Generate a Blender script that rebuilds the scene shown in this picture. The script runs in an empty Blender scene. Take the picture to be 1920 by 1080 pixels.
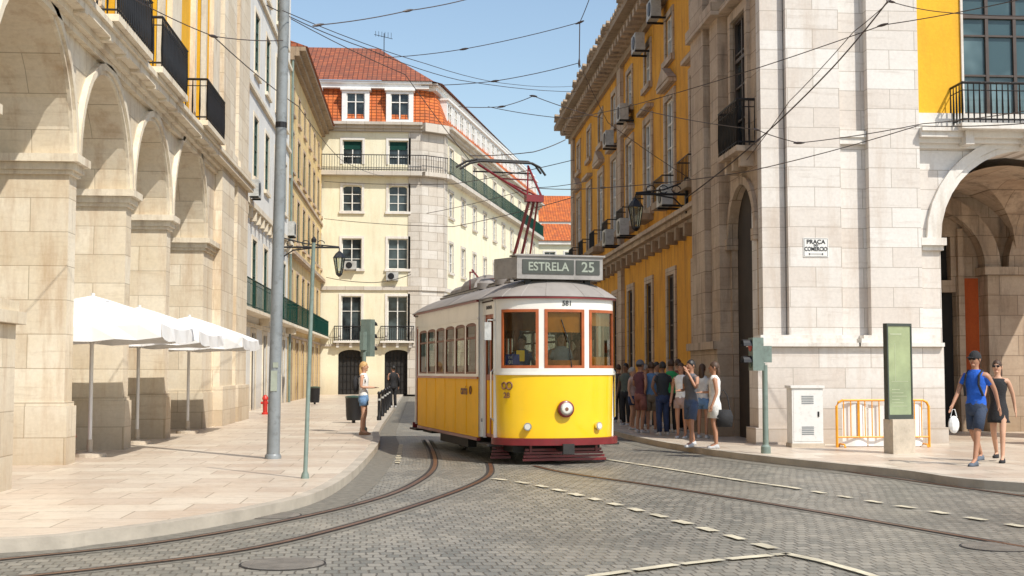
import bpy, bmesh, math, random
from mathutils import Vector, Matrix
random.seed(7)
R=math.radians; PI=math.pi
SC=bpy.context.scene; COL=SC.collection
# ---------------- camera
FP=2400.0; H=1.6
TH=math.atan(157/FP); PS=math.atan(175/FP*math.cos(TH))
cd=bpy.data.cameras.new("Camera"); cam=bpy.data.objects.new("Camera",cd); COL.objects.link(cam)
cd.sensor_width=36; cd.lens=FP/1920*36; cd.clip_end=3000; cd.clip_start=.1
cam.location=(0,0,H); cam.rotation_euler=(PI/2+TH,0,-PS); SC.camera=cam
RM=cam.rotation_euler.to_matrix()
def ray(px,py): return RM@Vector(((px-960)/FP,(540-py)/FP,-1))
def G(px,py,z=0.0):
    d=ray(px,py); t=(z-H)/d.z; return Vector((d.x*t,d.y*t,z))
def AY(px,py,Y):
    d=ray(px,py); t=Y/d.y; return Vector((d.x*t,Y,H+d.z*t))
# ---------------- materials
def newmat(name):
    m=bpy.data.materials.new(name); m.use_nodes=True; nt=m.node_tree
    b=nt.nodes['Principled BSDF']; return m,nt.nodes,nt.links,b
def mth(N,L,op,a,b=None,c=None):
    n=N.new('ShaderNodeMath'); n.operation=op
    for i,v in enumerate((a,b,c)):
        if v is None: continue
        if isinstance(v,(int,float)): n.inputs[i].default_value=v
        else: L.new(v,n.inputs[i])
    return n.outputs[0]
def mixc(N,L,f,a,b,mode='MIX'):
    n=N.new('ShaderNodeMix'); n.data_type='RGBA'; n.blend_type=mode
    for s,v in ((0,f),(6,a),(7,b)):
        if isinstance(v,(int,float)): n.inputs[s].default_value=v
        elif isinstance(v,(tuple,list)): n.inputs[s].default_value=(*v[:3],1)
        else: L.new(v,n.inputs[s])
    return n.outputs[2]
def noise(N,L,vec,scale,det=4,rough=.6):
    n=N.new('ShaderNodeTexNoise'); n.inputs['Scale'].default_value=scale; n.inputs['Detail'].default_value=det
    n.inputs['Roughness'].default_value=rough
    if vec is not None: L.new(vec,n.inputs['Vector'])
    return n.outputs[0]
def ramp(N,L,f,a,b):
    n=N.new('ShaderNodeMapRange'); L.new(f,n.inputs[0]); n.inputs[1].default_value=a; n.inputs[2].default_value=b; return n.outputs[0]
def pmat(name,col,rough=.6,var=.18,scale=4,bump=0,metal=0,coat=0,alpha=None,dirt=0,spec=.5):
    m,N,L,b=newmat(name)
    g=N.new('ShaderNodeTexCoord'); v=g.outputs['Object']
    f=noise(N,L,v,scale)
    lo=[c*(1-var) for c in col]; hi=[min(1,c*(1+var)) for c in col]
    c=mixc(N,L,ramp(N,L,f,.3,.7),lo,hi)
    if dirt:
        f2=noise(N,L,v,scale*2.7,6,.7); c=mixc(N,L,mth(N,L,'MULTIPLY',ramp(N,L,f2,.52,.75),dirt),c,(.05,.04,.03))
    L.new(c,b.inputs['Base Color']); b.inputs['Roughness'].default_value=rough; b.inputs['Metallic'].default_value=metal
    b.inputs['Specular IOR Level'].default_value=spec
    if coat: b.inputs['Coat Weight'].default_value=coat; b.inputs['Coat Roughness'].default_value=.08
    if bump:
        bn=N.new('ShaderNodeBump'); bn.inputs['Strength'].default_value=bump; bn.inputs['Distance'].default_value=.02
        L.new(noise(N,L,v,scale*6,5),bn.inputs['Height']); L.new(bn.outputs[0],b.inputs['Normal'])
    return m
def boxuv(N,L):
    g=N.new('ShaderNodeNewGeometry'); s=N.new('ShaderNodeSeparateXYZ'); L.new(g.outputs['Position'],s.inputs[0])
    n=N.new('ShaderNodeSeparateXYZ'); L.new(g.outputs['True Normal'],n.inputs[0])
    k=mth(N,L,'GREATER_THAN',mth(N,L,'ABSOLUTE',n.outputs[0]),.7)
    u=mth(N,L,'ADD',mth(N,L,'MULTIPLY',s.outputs[1],k),mth(N,L,'MULTIPLY',s.outputs[0],mth(N,L,'SUBTRACT',1,k)))
    c=N.new('ShaderNodeCombineXYZ'); L.new(u,c.inputs[0]); L.new(s.outputs[2],c.inputs[1])
    return g.outputs['Position'],s,c.outputs[0],u
def wallmat(name,c1,c2,bw=0,bh=.5,mort=.006,mcol=.55,stain=.5,stcol=(.16,.11,.07),grime=.35,rough=.75,bump=.25,streakscale=1.0,blk=(.84,.80,.75)):
    m,N,L,b=newmat(name)
    pos,s,uv,u=boxuv(N,L)
    f=noise(N,L,pos,.9,5,.65)
    c=mixc(N,L,ramp(N,L,f,.3,.7),c1,c2)
    f3=noise(N,L,pos,14,4,.7)
    c=mixc(N,L,mth(N,L,'MULTIPLY',ramp(N,L,f3,.35,.8),.3),c,[x*.55 for x in c1])
    hgt=f3
    if bw:
        br=N.new('ShaderNodeTexBrick'); L.new(uv,br.inputs['Vector'])
        br.inputs['Scale'].default_value=1; br.inputs['Brick Width'].default_value=bw; br.inputs['Row Height'].default_value=bh
        br.inputs['Mortar Size'].default_value=mort; br.inputs['Mortar Smooth'].default_value=.3
        br.inputs['Color1'].default_value=(1,1,1,1); br.inputs['Color2'].default_value=(*blk,1); br.inputs['Mortar'].default_value=(mcol,mcol*.93,mcol*.85,1)
        c=mixc(N,L,1.0,c,br.outputs[0],'MULTIPLY')
        hgt=mth(N,L,'SUBTRACT',mth(N,L,'MULTIPLY',f3,.25),br.outputs[1])
        mp2=N.new('ShaderNodeMapping'); mp2.inputs['Scale'].default_value=(.5,.5,5); L.new(pos,mp2.inputs[0])
        vn=noise(N,L,mp2.outputs[0],1.6,7,.75); c=mixc(N,L,mth(N,L,'MULTIPLY',ramp(N,L,vn,.54,.72),.5),c,[x*.55 for x in (c1[0],c1[1]*.88,c1[2]*.78)])
    mp=N.new('ShaderNodeMapping'); mp.inputs['Scale'].default_value=(1.7*streakscale,1.7*streakscale,.28); L.new(pos,mp.inputs[0])
    st=noise(N,L,mp.outputs[0],1.3,7,.72)
    c=mixc(N,L,mth(N,L,'MULTIPLY',ramp(N,L,st,.50,.76),stain),c,stcol)
    gz=mth(N,L,'MULTIPLY',ramp(N,L,mth(N,L,'ADD',s.outputs[2],mth(N,L,'MULTIPLY',st,2.2)),2.6,.9),grime)
    c=mixc(N,L,gz,c,(.28,.19,.11))
    L.new(c,b.inputs['Base Color']); b.inputs['Roughness'].default_value=rough
    bn=N.new('ShaderNodeBump'); bn.inputs['Strength'].default_value=bump; bn.inputs['Distance'].default_value=.02
    L.new(hgt,bn.inputs['Height']); L.new(bn.outputs[0],b.inputs['Normal'])
    return m
def cobblemat():
    m,N,L,b=newmat('cobble'); g=N.new('ShaderNodeNewGeometry'); pos=g.outputs['Position']
    nz=N.new('ShaderNodeTexNoise'); nz.inputs['Scale'].default_value=.22; nz.inputs['Detail'].default_value=1; L.new(pos,nz.inputs['Vector'])
    n2=N.new('ShaderNodeTexNoise'); n2.inputs['Scale'].default_value=6; L.new(pos,n2.inputs['Vector'])
    v1=N.new('ShaderNodeVectorMath'); v1.operation='MULTIPLY_ADD'; L.new(nz.outputs['Color'],v1.inputs[0]); v1.inputs[1].default_value=(.5,.5,0); L.new(pos,v1.inputs[2])
    v2=N.new('ShaderNodeVectorMath'); v2.operation='MULTIPLY_ADD'; L.new(n2.outputs['Color'],v2.inputs[0]); v2.inputs[1].default_value=(.045,.045,0); L.new(v1.outputs[0],v2.inputs[2])
    mp=N.new('ShaderNodeMapping'); mp.inputs['Rotation'].default_value=(0,0,R(-3)); L.new(v2.outputs[0],mp.inputs[0])
    br=N.new('ShaderNodeTexBrick'); L.new(mp.outputs[0],br.inputs['Vector'])
    br.inputs['Scale'].default_value=1; br.inputs['Brick Width'].default_value=.12; br.inputs['Row Height'].default_value=.17
    br.inputs['Mortar Size'].default_value=.011; br.inputs['Mortar Smooth'].default_value=.5
    br.inputs['Color1'].default_value=(.16,.155,.13,1); br.inputs['Color2'].default_value=(.31,.285,.235,1); br.inputs['Mortar'].default_value=(.085,.075,.06,1)
    f=noise(N,L,pos,.5,6,.7); c=mixc(N,L,mth(N,L,'MULTIPLY',ramp(N,L,f,.45,.75),.5),br.outputs[0],(.40,.35,.27))
    f2=noise(N,L,pos,.23,5,.7); c=mixc(N,L,mth(N,L,'MULTIPLY',ramp(N,L,f2,.48,.7),.55),c,(.075,.07,.06))
    f3=noise(N,L,pos,30,4); c=mixc(N,L,mth(N,L,'MULTIPLY',f3,.35),c,(.12,.11,.09))
    L.new(c,b.inputs['Base Color'])
    L.new(mth(N,L,'ADD',.30,mth(N,L,'MULTIPLY',f3,.35)),b.inputs['Roughness'])
    bn=N.new('ShaderNodeBump'); bn.inputs['Strength'].default_value=.6; bn.inputs['Distance'].default_value=.015
    L.new(mth(N,L,'SUBTRACT',mth(N,L,'MULTIPLY',f3,.3),br.outputs[1]),bn.inputs['Height']); L.new(bn.outputs[0],b.inputs['Normal'])
    return m
def slabmat():
    m,N,L,b=newmat('slabs'); g=N.new('ShaderNodeNewGeometry'); pos=g.outputs['Position']
    br=N.new('ShaderNodeTexBrick'); L.new(pos,br.inputs['Vector'])
    br.inputs['Scale'].default_value=1; br.inputs['Brick Width'].default_value=1.0; br.inputs['Row Height'].default_value=.7
    br.inputs['Mortar Size'].default_value=.009
    br.inputs['Color1'].default_value=(.66,.58,.47,1); br.inputs['Color2'].default_value=(.52,.42,.33,1); br.inputs['Mortar'].default_value=(.27,.21,.15,1)
    f=noise(N,L,pos,.6,6,.7); c=mixc(N,L,mth(N,L,'MULTIPLY',ramp(N,L,f,.48,.72),.6),br.outputs[0],(.44,.31,.21))
    f2=noise(N,L,pos,5,7,.78); c=mixc(N,L,mth(N,L,'MULTIPLY',ramp(N,L,f2,.5,.78),.55),c,(.26,.2,.14))
    L.new(c,b.inputs['Base Color']); L.new(mth(N,L,'ADD',.18,mth(N,L,'MULTIPLY',f2,.4)),b.inputs['Roughness'])
    bn=N.new('ShaderNodeBump'); bn.inputs['Strength'].default_value=.12; bn.inputs['Distance'].default_value=.01
    L.new(mth(N,L,'SUBTRACT',f2,br.outputs[1]),bn.inputs['Height']); L.new(bn.outputs[0],b.inputs['Normal'])
    return m
def tilemat(name,c1,c2,wth=.45):
    m,N,L,b=newmat(name); pos,s,uv,u=boxuv(N,L)
    br=N.new('ShaderNodeTexBrick'); L.new(uv,br.inputs['Vector']); br.offset=0
    br.inputs['Scale'].default_value=1; br.inputs['Brick Width'].default_value=.32; br.inputs['Row Height'].default_value=.22
    br.inputs['Mortar Size'].default_value=.035; br.inputs['Mortar Smooth'].default_value=1
    br.inputs['Color1'].default_value=(*c1,1); br.inputs['Color2'].default_value=(*c2,1); br.inputs['Mortar'].default_value=(c1[0]*.4,c1[1]*.35,c1[2]*.4,1)
    f=noise(N,L,pos,1.2,6,.7); c=mixc(N,L,mth(N,L,'MULTIPLY',ramp(N,L,f,.42,.7),wth),br.outputs[0],(.12,.06,.04))
    L.new(c,b.inputs['Base Color']); b.inputs['Roughness'].default_value=.8
    bn=N.new('ShaderNodeBump'); bn.inputs['Strength'].default_value=.8; bn.inputs['Distance'].default_value=.08; bn.invert=True
    L.new(br.outputs[1],bn.inputs['Height']); L.new(bn.outputs[0],b.inputs['Normal'])
    return m
def glassmat(name,tint=(.8,.85,.82),k=.6):
    m=bpy.data.materials.new(name); m.use_nodes=True; N=m.node_tree.nodes; L=m.node_tree.links; N.clear()
    o=N.new('ShaderNodeOutputMaterial'); t=N.new('ShaderNodeBsdfTransparent'); t.inputs[0].default_value=(*tint,1)
    g=N.new('ShaderNodeBsdfGlossy'); g.inputs['Roughness'].default_value=.03
    f=N.new('ShaderNodeFresnel'); f.inputs[0].default_value=1.45
    x=N.new('ShaderNodeMixShader'); L.new(mth(N,L,'MULTIPLY',f.outputs[0],k),x.inputs[0]); L.new(t.outputs[0],x.inputs[1]); L.new(g.outputs[0],x.inputs[2]); L.new(x.outputs[0],o.inputs[0])
    return m
def panemat(name,a,b2):
    m,N,L,b=newmat(name); g=N.new('ShaderNodeNewGeometry')
    f=noise(N,L,g.outputs['Position'],.55,3); c=mixc(N,L,ramp(N,L,f,.42,.6),a,b2)
    L.new(c,b.inputs['Base Color']); b.inputs['Roughness'].default_value=.06
    f2=noise(N,L,g.outputs['Position'],1.1,2)
    bn=N.new('ShaderNodeBump'); bn.inputs['Strength'].default_value=.06; bn.inputs['Distance'].default_value=.1; L.new(f2,bn.inputs['Height']); L.new(bn.outputs[0],b.inputs['Normal'])
    return m
M={}
M['cob']=cobblemat(); M['slab']=slabmat()
M['stoneL']=wallmat('cream_limestone',(.76,.66,.49),(.82,.75,.62),1.25,.55,.008,.55,.7,(.38,.22,.10),.55)
M['stoneT']=wallmat('limestone_trim',(.70,.61,.46),(.80,.72,.58),0,0,0,0,.75,(.28,.17,.09),.3)
M['stoneR']=wallmat('white_marble',(.70,.665,.62),(.76,.73,.69),1.1,.42,.008,.55,.5,(.42,.31,.22),.6,blk=(.86,.81,.77))
M['stoneRt']=wallmat('white_marble_trim',(.68,.64,.58),(.75,.72,.67),0,0,0,0,.6,(.32,.23,.15),.3)
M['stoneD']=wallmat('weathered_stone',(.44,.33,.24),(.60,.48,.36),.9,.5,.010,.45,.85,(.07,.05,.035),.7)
M['stoneK']=wallmat('dark_stone',(.28,.20,.13),(.40,.30,.20),0,0,0,0,.9,(.035,.028,.022),.3,.8,.4,2)  # dark brown stone with near-black streaks
M['yel']=wallmat('yellow_plaster',(.78,.40,.008),(.84,.45,.015),0,0,0,0,.35,(.36,.17,.02),.2)
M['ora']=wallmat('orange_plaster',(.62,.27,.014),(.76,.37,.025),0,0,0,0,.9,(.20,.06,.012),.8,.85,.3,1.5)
M['white']=wallmat('white_plaster',(.68,.67,.63),(.75,.74,.70),0,0,0,0,.45,(.30,.25,.18),.6)
M['ochre']=wallmat('ochre_plaster',(.62,.42,.16),(.70,.54,.28),0,0,0,0,.7,(.20,.12,.06),.5)
M['cream']=wallmat('cream_plaster',(.76,.70,.50),(.81,.76,.58),0,0,0,0,.35,(.42,.33,.19),.6)
M['quoin']=wallmat('grey_quoin',(.56,.52,.46),(.64,.60,.54),1.2,.6,.02,.55,.5,(.28,.23,.18),.4)
M['red']=wallmat('red_plaster',(.50,.085,.015),(.58,.12,.02),0,0,0,0,.5,(.18,.04,.02),.3)
M['tile']=tilemat('roof_tiles',(.38,.11,.045),(.27,.07,.03),.7); M['tileo']=tilemat('orange_tiles',(.66,.17,.03),(.50,.11,.022),.5)
M['dark']=pmat('dark_opening',(.018,.016,.014),.8); M['dbrown']=pmat('unlit_arch_brown',(.035,.024,.016),.8,.4,1)
M['pane']=panemat('window_pane',(.010,.013,.015),(.06,.08,.085)); M['paneb']=panemat('blue_window_pane',(.05,.09,.10),(.16,.24,.26))
M['wframe']=pmat('white_window_frame',(.72,.70,.65),.5); M['gframe']=pmat('green_window_frame',(.03,.07,.05),.5); M['bframe']=pmat('brown_window_frame',(.07,.05,.04),.5)
M['iron']=pmat('black_iron',(.018,.018,.02),.45,metal=.3); M['green']=pmat('green_iron',(.006,.045,.034),.6,spec=.15)
M['steel']=pmat('grey_painted_steel',(.22,.24,.25),.4,.15,3,dirt=.5); M['galv']=pmat('green_grey_pole',(.17,.22,.19),.5,dirt=.4)
M['rail']=pmat('rusty_rail',(.17,.085,.05),.4,.3,2,metal=.4); M['groove']=pmat('rail_groove',(.03,.025,.022),.8)
M['mark']=pmat('pale_stone_marking',(.58,.52,.38),.6,.25,3,dirt=.6); M['kerb']=pmat('kerb_stone',(.42,.37,.30),.7,.2,2,bump=.3); M['gut']=pmat('gutter_stone',(.17,.155,.125),.7,.3,9,bump=.5)
M['canvas']=pmat('white_canvas',(.80,.80,.79),.8,.05,2); M['wpaint']=pmat('white_paint',(.74,.73,.70),.4,.08)
M['ty']=pmat('tram_yellow',(.90,.55,.004),.3,.04,1.5,coat=.6,dirt=.07); M['tyo']=pmat('tram_side_shade_yellow',(.93,.49,.003),.5,.06,1.5,dirt=.10,spec=.15)  # same yellow paint, deeper on the sides: their shade put into the colour
M['tw']=pmat('tram_white',(.78,.76,.70),.35,.06,1.5,coat=.3,dirt=.10); M['tm']=pmat('tram_maroon',(.17,.010,.013),.4,.2,3,coat=.2,dirt=.3)
M['troof']=pmat('tram_roof_grey',(.27,.245,.225),.65,.12,1.5,dirt=.3); M['wood']=pmat('varnished_wood',(.36,.085,.02),.4,.2,6,coat=.2)
M['under']=pmat('undercarriage_black',(.022,.02,.018),.6,.3,6); M['chrome']=pmat('chrome',(.7,.7,.7),.15,.05,metal=1)
M['lens']=pmat('lamp_lens',(.7,.68,.6),.12,.1,coat=1); M['tglass']=glassmat('tram_glass',(.78,.80,.76),.7); M['sglass']=glassmat('tram_side_glass',(.30,.32,.30),.25); M['lglass']=glassmat('lantern_glass',(.8,.85,.8),.7)  # side glass tinted dark so the tram interior looks unlit
M['tfloor']=pmat('interior_dark',(.045,.025,.015),.7); M['sign']=pmat('sign_black',(.06,.065,.055),.45); M['stext']=pmat('sign_text',(.30,.33,.27),.5); M['sgrey']=pmat('sign_box_grey',(.30,.28,.26),.5,dirt=.4)
M['ink']=pmat('black_ink',(.03,.03,.03),.5); M['blue']=pmat('blue_card',(.02,.05,.30),.4); M['orangec']=pmat('orange_blind',(.80,.28,.02),.7); M['honey']=pmat('honey_wood',(.55,.19,.03),.5,.3,5)
M['concrete']=pmat('concrete',(.50,.43,.34),.8,.15,3,bump=.3,dirt=.3); M['cab']=pmat('cabinet_white',(.72,.71,.68),.5,.05,dirt=.25)
M['baryel']=pmat('barrier_yellow',(.80,.34,.02),.5); M['poster']=pmat('faded_green_poster',(.28,.34,.19),.12,.35,1.3,coat=1); M['faint']=pmat('faded_print',(.38,.42,.27),.3)
M['pframe']=pmat('grey_green_frame',(.05,.06,.05),.4)
M['hedge']=pmat('hedge_leaf',(.06,.13,.025),.7,.5,6)
M['redp']=pmat('red_paint',(.5,.03,.02),.4); M['alu']=pmat('grey_casing',(.42,.42,.40),.5,dirt=.5)
M['brownpipe']=pmat('brown_rust',(.2,.09,.05),.6); M['insul']=pmat('wire_insulator',(.05,.035,.03),.5); M['seatb']=pmat('seat_slats',(.18,.06,.025),.5)
# ---------------- mesh builder
def ident(a,b,c): return (a,b,c)
class MB:
    def __init__(s,T=None): s.v=[]; s.f=[]; s.T=T or ident
    def add(s,pts): 
        i=len(s.v); s.v.extend([Vector(p) for p in pts]); return i
    def quad(s,*p):
        i=s.add([s.T(*q) for q in p]); s.f.append(tuple(range(i,i+len(p))))
    def box(s,x0,x1,y0,y1,z0,z1):
        i=s.add([s.T(x,y,z) for x in (x0,x1) for y in (y0,y1) for z in (z0,z1)])
        for q in ((0,1,3,2),(4,6,7,5),(0,4,5,1),(2,3,7,6),(0,2,6,4),(1,5,7,3)): s.f.append(tuple(i+k for k in q))
    def rings(s,rs,cap=True,tr=True):
        n=len(rs[0]); base=len(s.v)
        for r in rs: s.add([s.T(*p) if tr else p for p in r])
        for k in range(len(rs)-1):
            for j in range(n):
                a=base+k*n+j; b=base+k*n+(j+1)%n; s.f.append((a,b,b+n,a+n))
        if cap:
            s.f.append(tuple(base+j for j in range(n))[::-1]); s.f.append(tuple(base+(len(rs)-1)*n+j for j in range(n)))
    def tube(s,pts,r,n=6,cap=True):
        P=[Vector(s.T(*p)) for p in pts]; rs=[]
        for i,p in enumerate(P):
            d=(P[min(i+1,len(P)-1)]-P[max(i-1,0)]); d=d.normalized() if d.length>1e-9 else Vector((0,0,1))
            up=Vector((0,0,1)) if abs(d.z)<.9 else Vector((1,0,0))
            a=d.cross(up).normalized(); b=d.cross(a); rr=r[i] if isinstance(r,(list,tuple)) else r
            rs.append([p+a*rr*math.cos(2*PI*k/n)+b*rr*math.sin(2*PI*k/n) for k in range(n)])
        s.rings(rs,cap,False)
    def lathe(s,prof,c=(0,0,0),n=12,ax='z',sx=1,sy=1):
        rs=[]
        for r,z in prof:
            ring=[]
            for k in range(n):
                a=2*PI*k/n; x=r*math.cos(a)*sx; y=r*math.sin(a)*sy
                ring.append({'z':(c[0]+x,c[1]+y,c[2]+z),'y':(c[0]+x,c[1]+z,c[2]+y),'x':(c[0]+z,c[1]+x,c[2]+y)}[ax])
            rs.append(ring)
        s.rings(rs)
    def ell(s,c,r,n=10,m=7):
        prof=[(max(.001,math.sin(PI*i/m)),-math.cos(PI*i/m)) for i in range(m+1)]
        rs=[[(c[0]+p*r[0]*math.cos(2*PI*k/n),c[1]+p*r[1]*math.sin(2*PI*k/n),c[2]+z*r[2]) for k in range(n)] for p,z in prof]
        s.rings(rs)
    def build(s,name,mat,parent=None,smooth=False,label=None):
        me=bpy.data.meshes.new(name); me.from_pydata([tuple(v) for v in s.v],[],s.f)
        bm=bmesh.new(); bm.from_mesh(me); bmesh.ops.recalc_face_normals(bm,faces=bm.faces); bm.to_mesh(me); bm.free()
        if smooth:
            me.shade_smooth() if hasattr(me,'shade_smooth') else None
            if smooth=='a':
                try: me.set_sharp_from_angle(angle=R(40))
                except Exception: pass
        me.materials.append(M[mat] if isinstance(mat,str) else mat)
        return link(name,me,parent,label)
WORLD={}
def link(name,me,parent=None,label=None):
    o=bpy.data.objects.new(name,me); COL.objects.link(o)
    if parent:
        o.parent=parent
        if parent.name in WORLD: o.matrix_parent_inverse=WORLD[parent.name]
    if label: o['label']=label
    return o
def thing(name,label,cat,loc=(0,0,0),rz=0,group=None,world=False):
    o=bpy.data.objects.new(name,None); COL.objects.link(o); o.location=loc; o.rotation_euler=(0,0,rz); o.empty_display_size=.2
    o['label']=label; o['category']=cat
    if group: o['group']=group
    if world: WORLD[o.name]=Matrix.Translation(Vector(loc)).inverted()
    return o
def tag(o,label=None,cat=None,group=None,kind=None):
    if label: o['label']=label
    if cat: o['category']=cat
    if group: o['group']=group
    if kind: o['kind']=kind
    return o
def dup(root,loc,rz=None,label=None):
    r=root.copy(); COL.objects.link(r); r.location=loc
    if rz is not None: r.rotation_euler=(0,0,rz)
    if label: r['label']=label
    for ch in list(root.children):
        c=ch.copy(); COL.objects.link(c); c.parent=r
        for g in ch.children:
            d=g.copy(); COL.objects.link(d); d.parent=c
    return r
def text(body,size,mat,parent,loc,rot,name='lettering',sx=1,align='CENTER',bold=0):
    cu=bpy.data.curves.new('t','FONT'); cu.body=body; cu.size=size; cu.align_x=align; cu.align_y='CENTER'; cu.extrude=.002; cu.offset=bold
    t=bpy.data.objects.new('t',cu); COL.objects.link(t); bpy.context.view_layer.update()
    me=bpy.data.meshes.new_from_object(t.evaluated_get(bpy.context.evaluated_depsgraph_get()))
    bpy.data.objects.remove(t); me.materials.clear(); me.materials.append(M[mat])
    me.transform(Matrix.Scale(sx,4,(1,0,0)))
    o=link(name,me,parent); o.location=loc; o.rotation_euler=rot; return o
# ---------------- architecture helpers (facade coordinates u along, n outward, z up)
def FX(X0,s): return lambda u,n,z:(X0+s*n,u,z)
def FY(Y0): return lambda u,n,z:(u,Y0-n,z)
def FD(ox,oy,ux,uy,nx,ny): return lambda u,n,z:(ox+ux*u+nx*n,oy+uy*u+ny*n,z)
def arc(ua,ub,zb,rise,n=14):
    a=(ub-ua)/2; uc=(ua+ub)/2; zs=zb-rise
    return [(uc-a*math.cos(PI*i/n),zs+rise*math.sin(PI*i/n)) for i in range(n+1)]
def wall(m,u0,u1,z0,z1,holes,d=.3,back=False):
    us=sorted({u0,u1}|{h[0] for h in holes}|{h[1] for h in holes}); zs=sorted({z0,z1}|{h[2] for h in holes}|{h[3] for h in holes})
    for nn in ((0,-d) if back else (0,)):
        for i in range(len(us)-1):
            for j in range(len(zs)-1):
                uc=(us[i]+us[i+1])/2; zc=(zs[j]+zs[j+1])/2
                if any(h[0]<uc<h[1] and h[2]<zc<h[3] for h in holes): continue
                m.quad((us[i],nn,zs[j]),(us[i+1],nn,zs[j]),(us[i+1],nn,zs[j+1]),(us[i],nn,zs[j+1]))
        for h in holes:
            if h[4]:
                A=arc(h[0],h[1],h[3],h[4])
                for k in range(len(A)-1):
                    (a,b),(c,e)=A[k],A[k+1]; m.quad((a,nn,b),(c,nn,e),(c,nn,h[3]+.0),(a,nn,h[3]+.0))
    for ua,ub,za,zb,rise in holes:
        zt=zb-rise
        m.quad((ua,0,za),(ua,-d,za),(ua,-d,zt),(ua,0,zt)); m.quad((ub,0,za),(ub,-d,za),(ub,-d,zt),(ub,0,zt))
        if za>z0: m.quad((ua,0,za),(ub,0,za),(ub,-d,za),(ua,-d,za))
        if rise:
            A=arc(ua,ub,zb,rise)
            for k in range(len(A)-1): m.quad((A[k][0],0,A[k][1]),(A[k+1][0],0,A[k+1][1]),(A[k+1][0],-d,A[k+1][1]),(A[k][0],-d,A[k][1]))
        else: m.quad((ua,0,zb),(ub,0,zb),(ub,-d,zb),(ua,-d,zb))
    m.quad((u0,0,z1),(u1,0,z1),(u1,-d,z1),(u0,-d,z1)); m.quad((u0,0,z0),(u0,0,z1),(u0,-d,z1),(u0,-d,z0)); m.quad((u1,0,z0),(u1,0,z1),(u1,-d,z1),(u1,-d,z0))
def archivolt(m,uc,zs,r0,r1,n0,n1,seg=18):
    for i in range(seg):
        a,b=PI*i/seg,PI*(i+1)/seg
        p=lambda r,t,n:(uc-r*math.cos(t),n,zs+r*math.sin(t))
        m.quad(p(r0,a,n1),p(r0,b,n1),p(r1,b,n1),p(r1,a,n1)); m.quad(p(r1,a,n0),p(r1,b,n0),p(r1,b,n1),p(r1,a,n1)); m.quad(p(r0,a,n0),p(r0,b,n0),p(r0,b,n1),p(r0,a,n1))
def cornice(m,u0,u1,z,steps,ends=0,n0=0):
    for pr,h in steps:
        m.box(u0-ends*pr,u1+ends*pr,n0,n0+pr,z,z+h-.001); z+=h
def win(par,T,uc,z0,w,h,n=-.18,cols=2,rows=3,fm='wframe',pm='pane',sur=None,sw=.14,sp=.05,sill=True,trans=None,rise=0,ped=0):
    f=MB(T); b=.06; u0=uc-w/2; u1=uc+w/2; z1=z0+h
    f.box(u0,u0+b,n-.04,n+.03,z0,z1); f.box(u1-b,u1,n-.04,n+.03,z0,z1); f.box(u0+b,u1-b,n-.04,n+.03,z0,z0+b); f.box(u0+b,u1-b,n-.04,n+.03,z1-b,z1)
    for i in range(1,cols): 
        x=u0+w*i/cols; f.box(x-.035,x+.035,n-.03,n+.028,z0+b,z1-b)
    for j in range(1,rows):
        z=z0+h*j/rows; f.box(u0+b,u1-b,n-.03,n+.02,z-.02,z+.02)
    if trans: f.box(u0+b,u1-b,n-.03,n+.035,z0+h*trans-.04,z0+h*trans+.04)
    o=f.build('window',fm,par)
    g=MB(T); g.quad((u0,n-.035,z0),(u1,n-.035,z0),(u1,n-.035,z1+.0),(u0,n-.035,z1)); g.build('pane',pm,o)
    if sur:
        s=MB(T)
        s.box(u0-sw,u0,-.01,sp,z0-.0,z1); s.box(u1,u1+sw,-.01,sp,z0-.0,z1); s.box(u0-sw,u1+sw,-.01,sp,z1,z1+sw)
        if sill: s.box(u0-sw-.05,u1+sw+.05,-.01,sp+.08,z0-sw,z0)
        if ped:
            s.box(u0-sw-.1,u1+sw+.1,-.01,sp+.18,z1+sw+.12,z1+sw+.24)
            if ped==2:
                s.rings([[(u0-sw-.12,q,z1+sw+.24),(u1+sw+.12,q,z1+sw+.24),(uc,q,z1+sw+.7)] for q in (-.01,sp+.2)])
        s.build('window_surround',sur,o)
    return o
def balcony(par,T,u0,u1,z,proj,mat='iron',slab='stoneT',h=1.0,step=.13,base=.12):
    b=MB(T); b.box(u0,u1,0,proj,z-base,z); 
    for q in (u0+.25,(u0+u1)/2,u1-.25) if base>.1 else ():
        b.box(q-.09,q+.09,0,proj*.7,z-base-.3,z-base-.002)
    o=b.build('balcony',slab,par)
    r=MB(T); e=.03
    for (a,c) in (((u0+e,proj-e),(u1-e,proj-e)),((u0+e,.0),(u0+e,proj-e)),((u1-e,.0),(u1-e,proj-e))):
        L=math.hypot(c[0]-a[0],c[1]-a[1]); k=max(1,int(L/step))
        r.tube([(a[0],a[1],z+h),(c[0],c[1],z+h)],.03,4); r.tube([(a[0],a[1],z+.08),(c[0],c[1],z+.08)],.02,4); r.tube([(a[0],a[1],z+h-.16),(c[0],c[1],z+h-.16)],.012,4)
        for i in range(k+1):
            t=i/k; x=a[0]+(c[0]-a[0])*t; y=a[1]+(c[1]-a[1])*t
            r.tube([(x,y,z),(x,y,z+h*.35),(x,y,z+h)],[.012,.024 if step<.2 else .012,.012],4)
    r.build('railing',mat,o); return o
PV=.12  # pavement height
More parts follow.
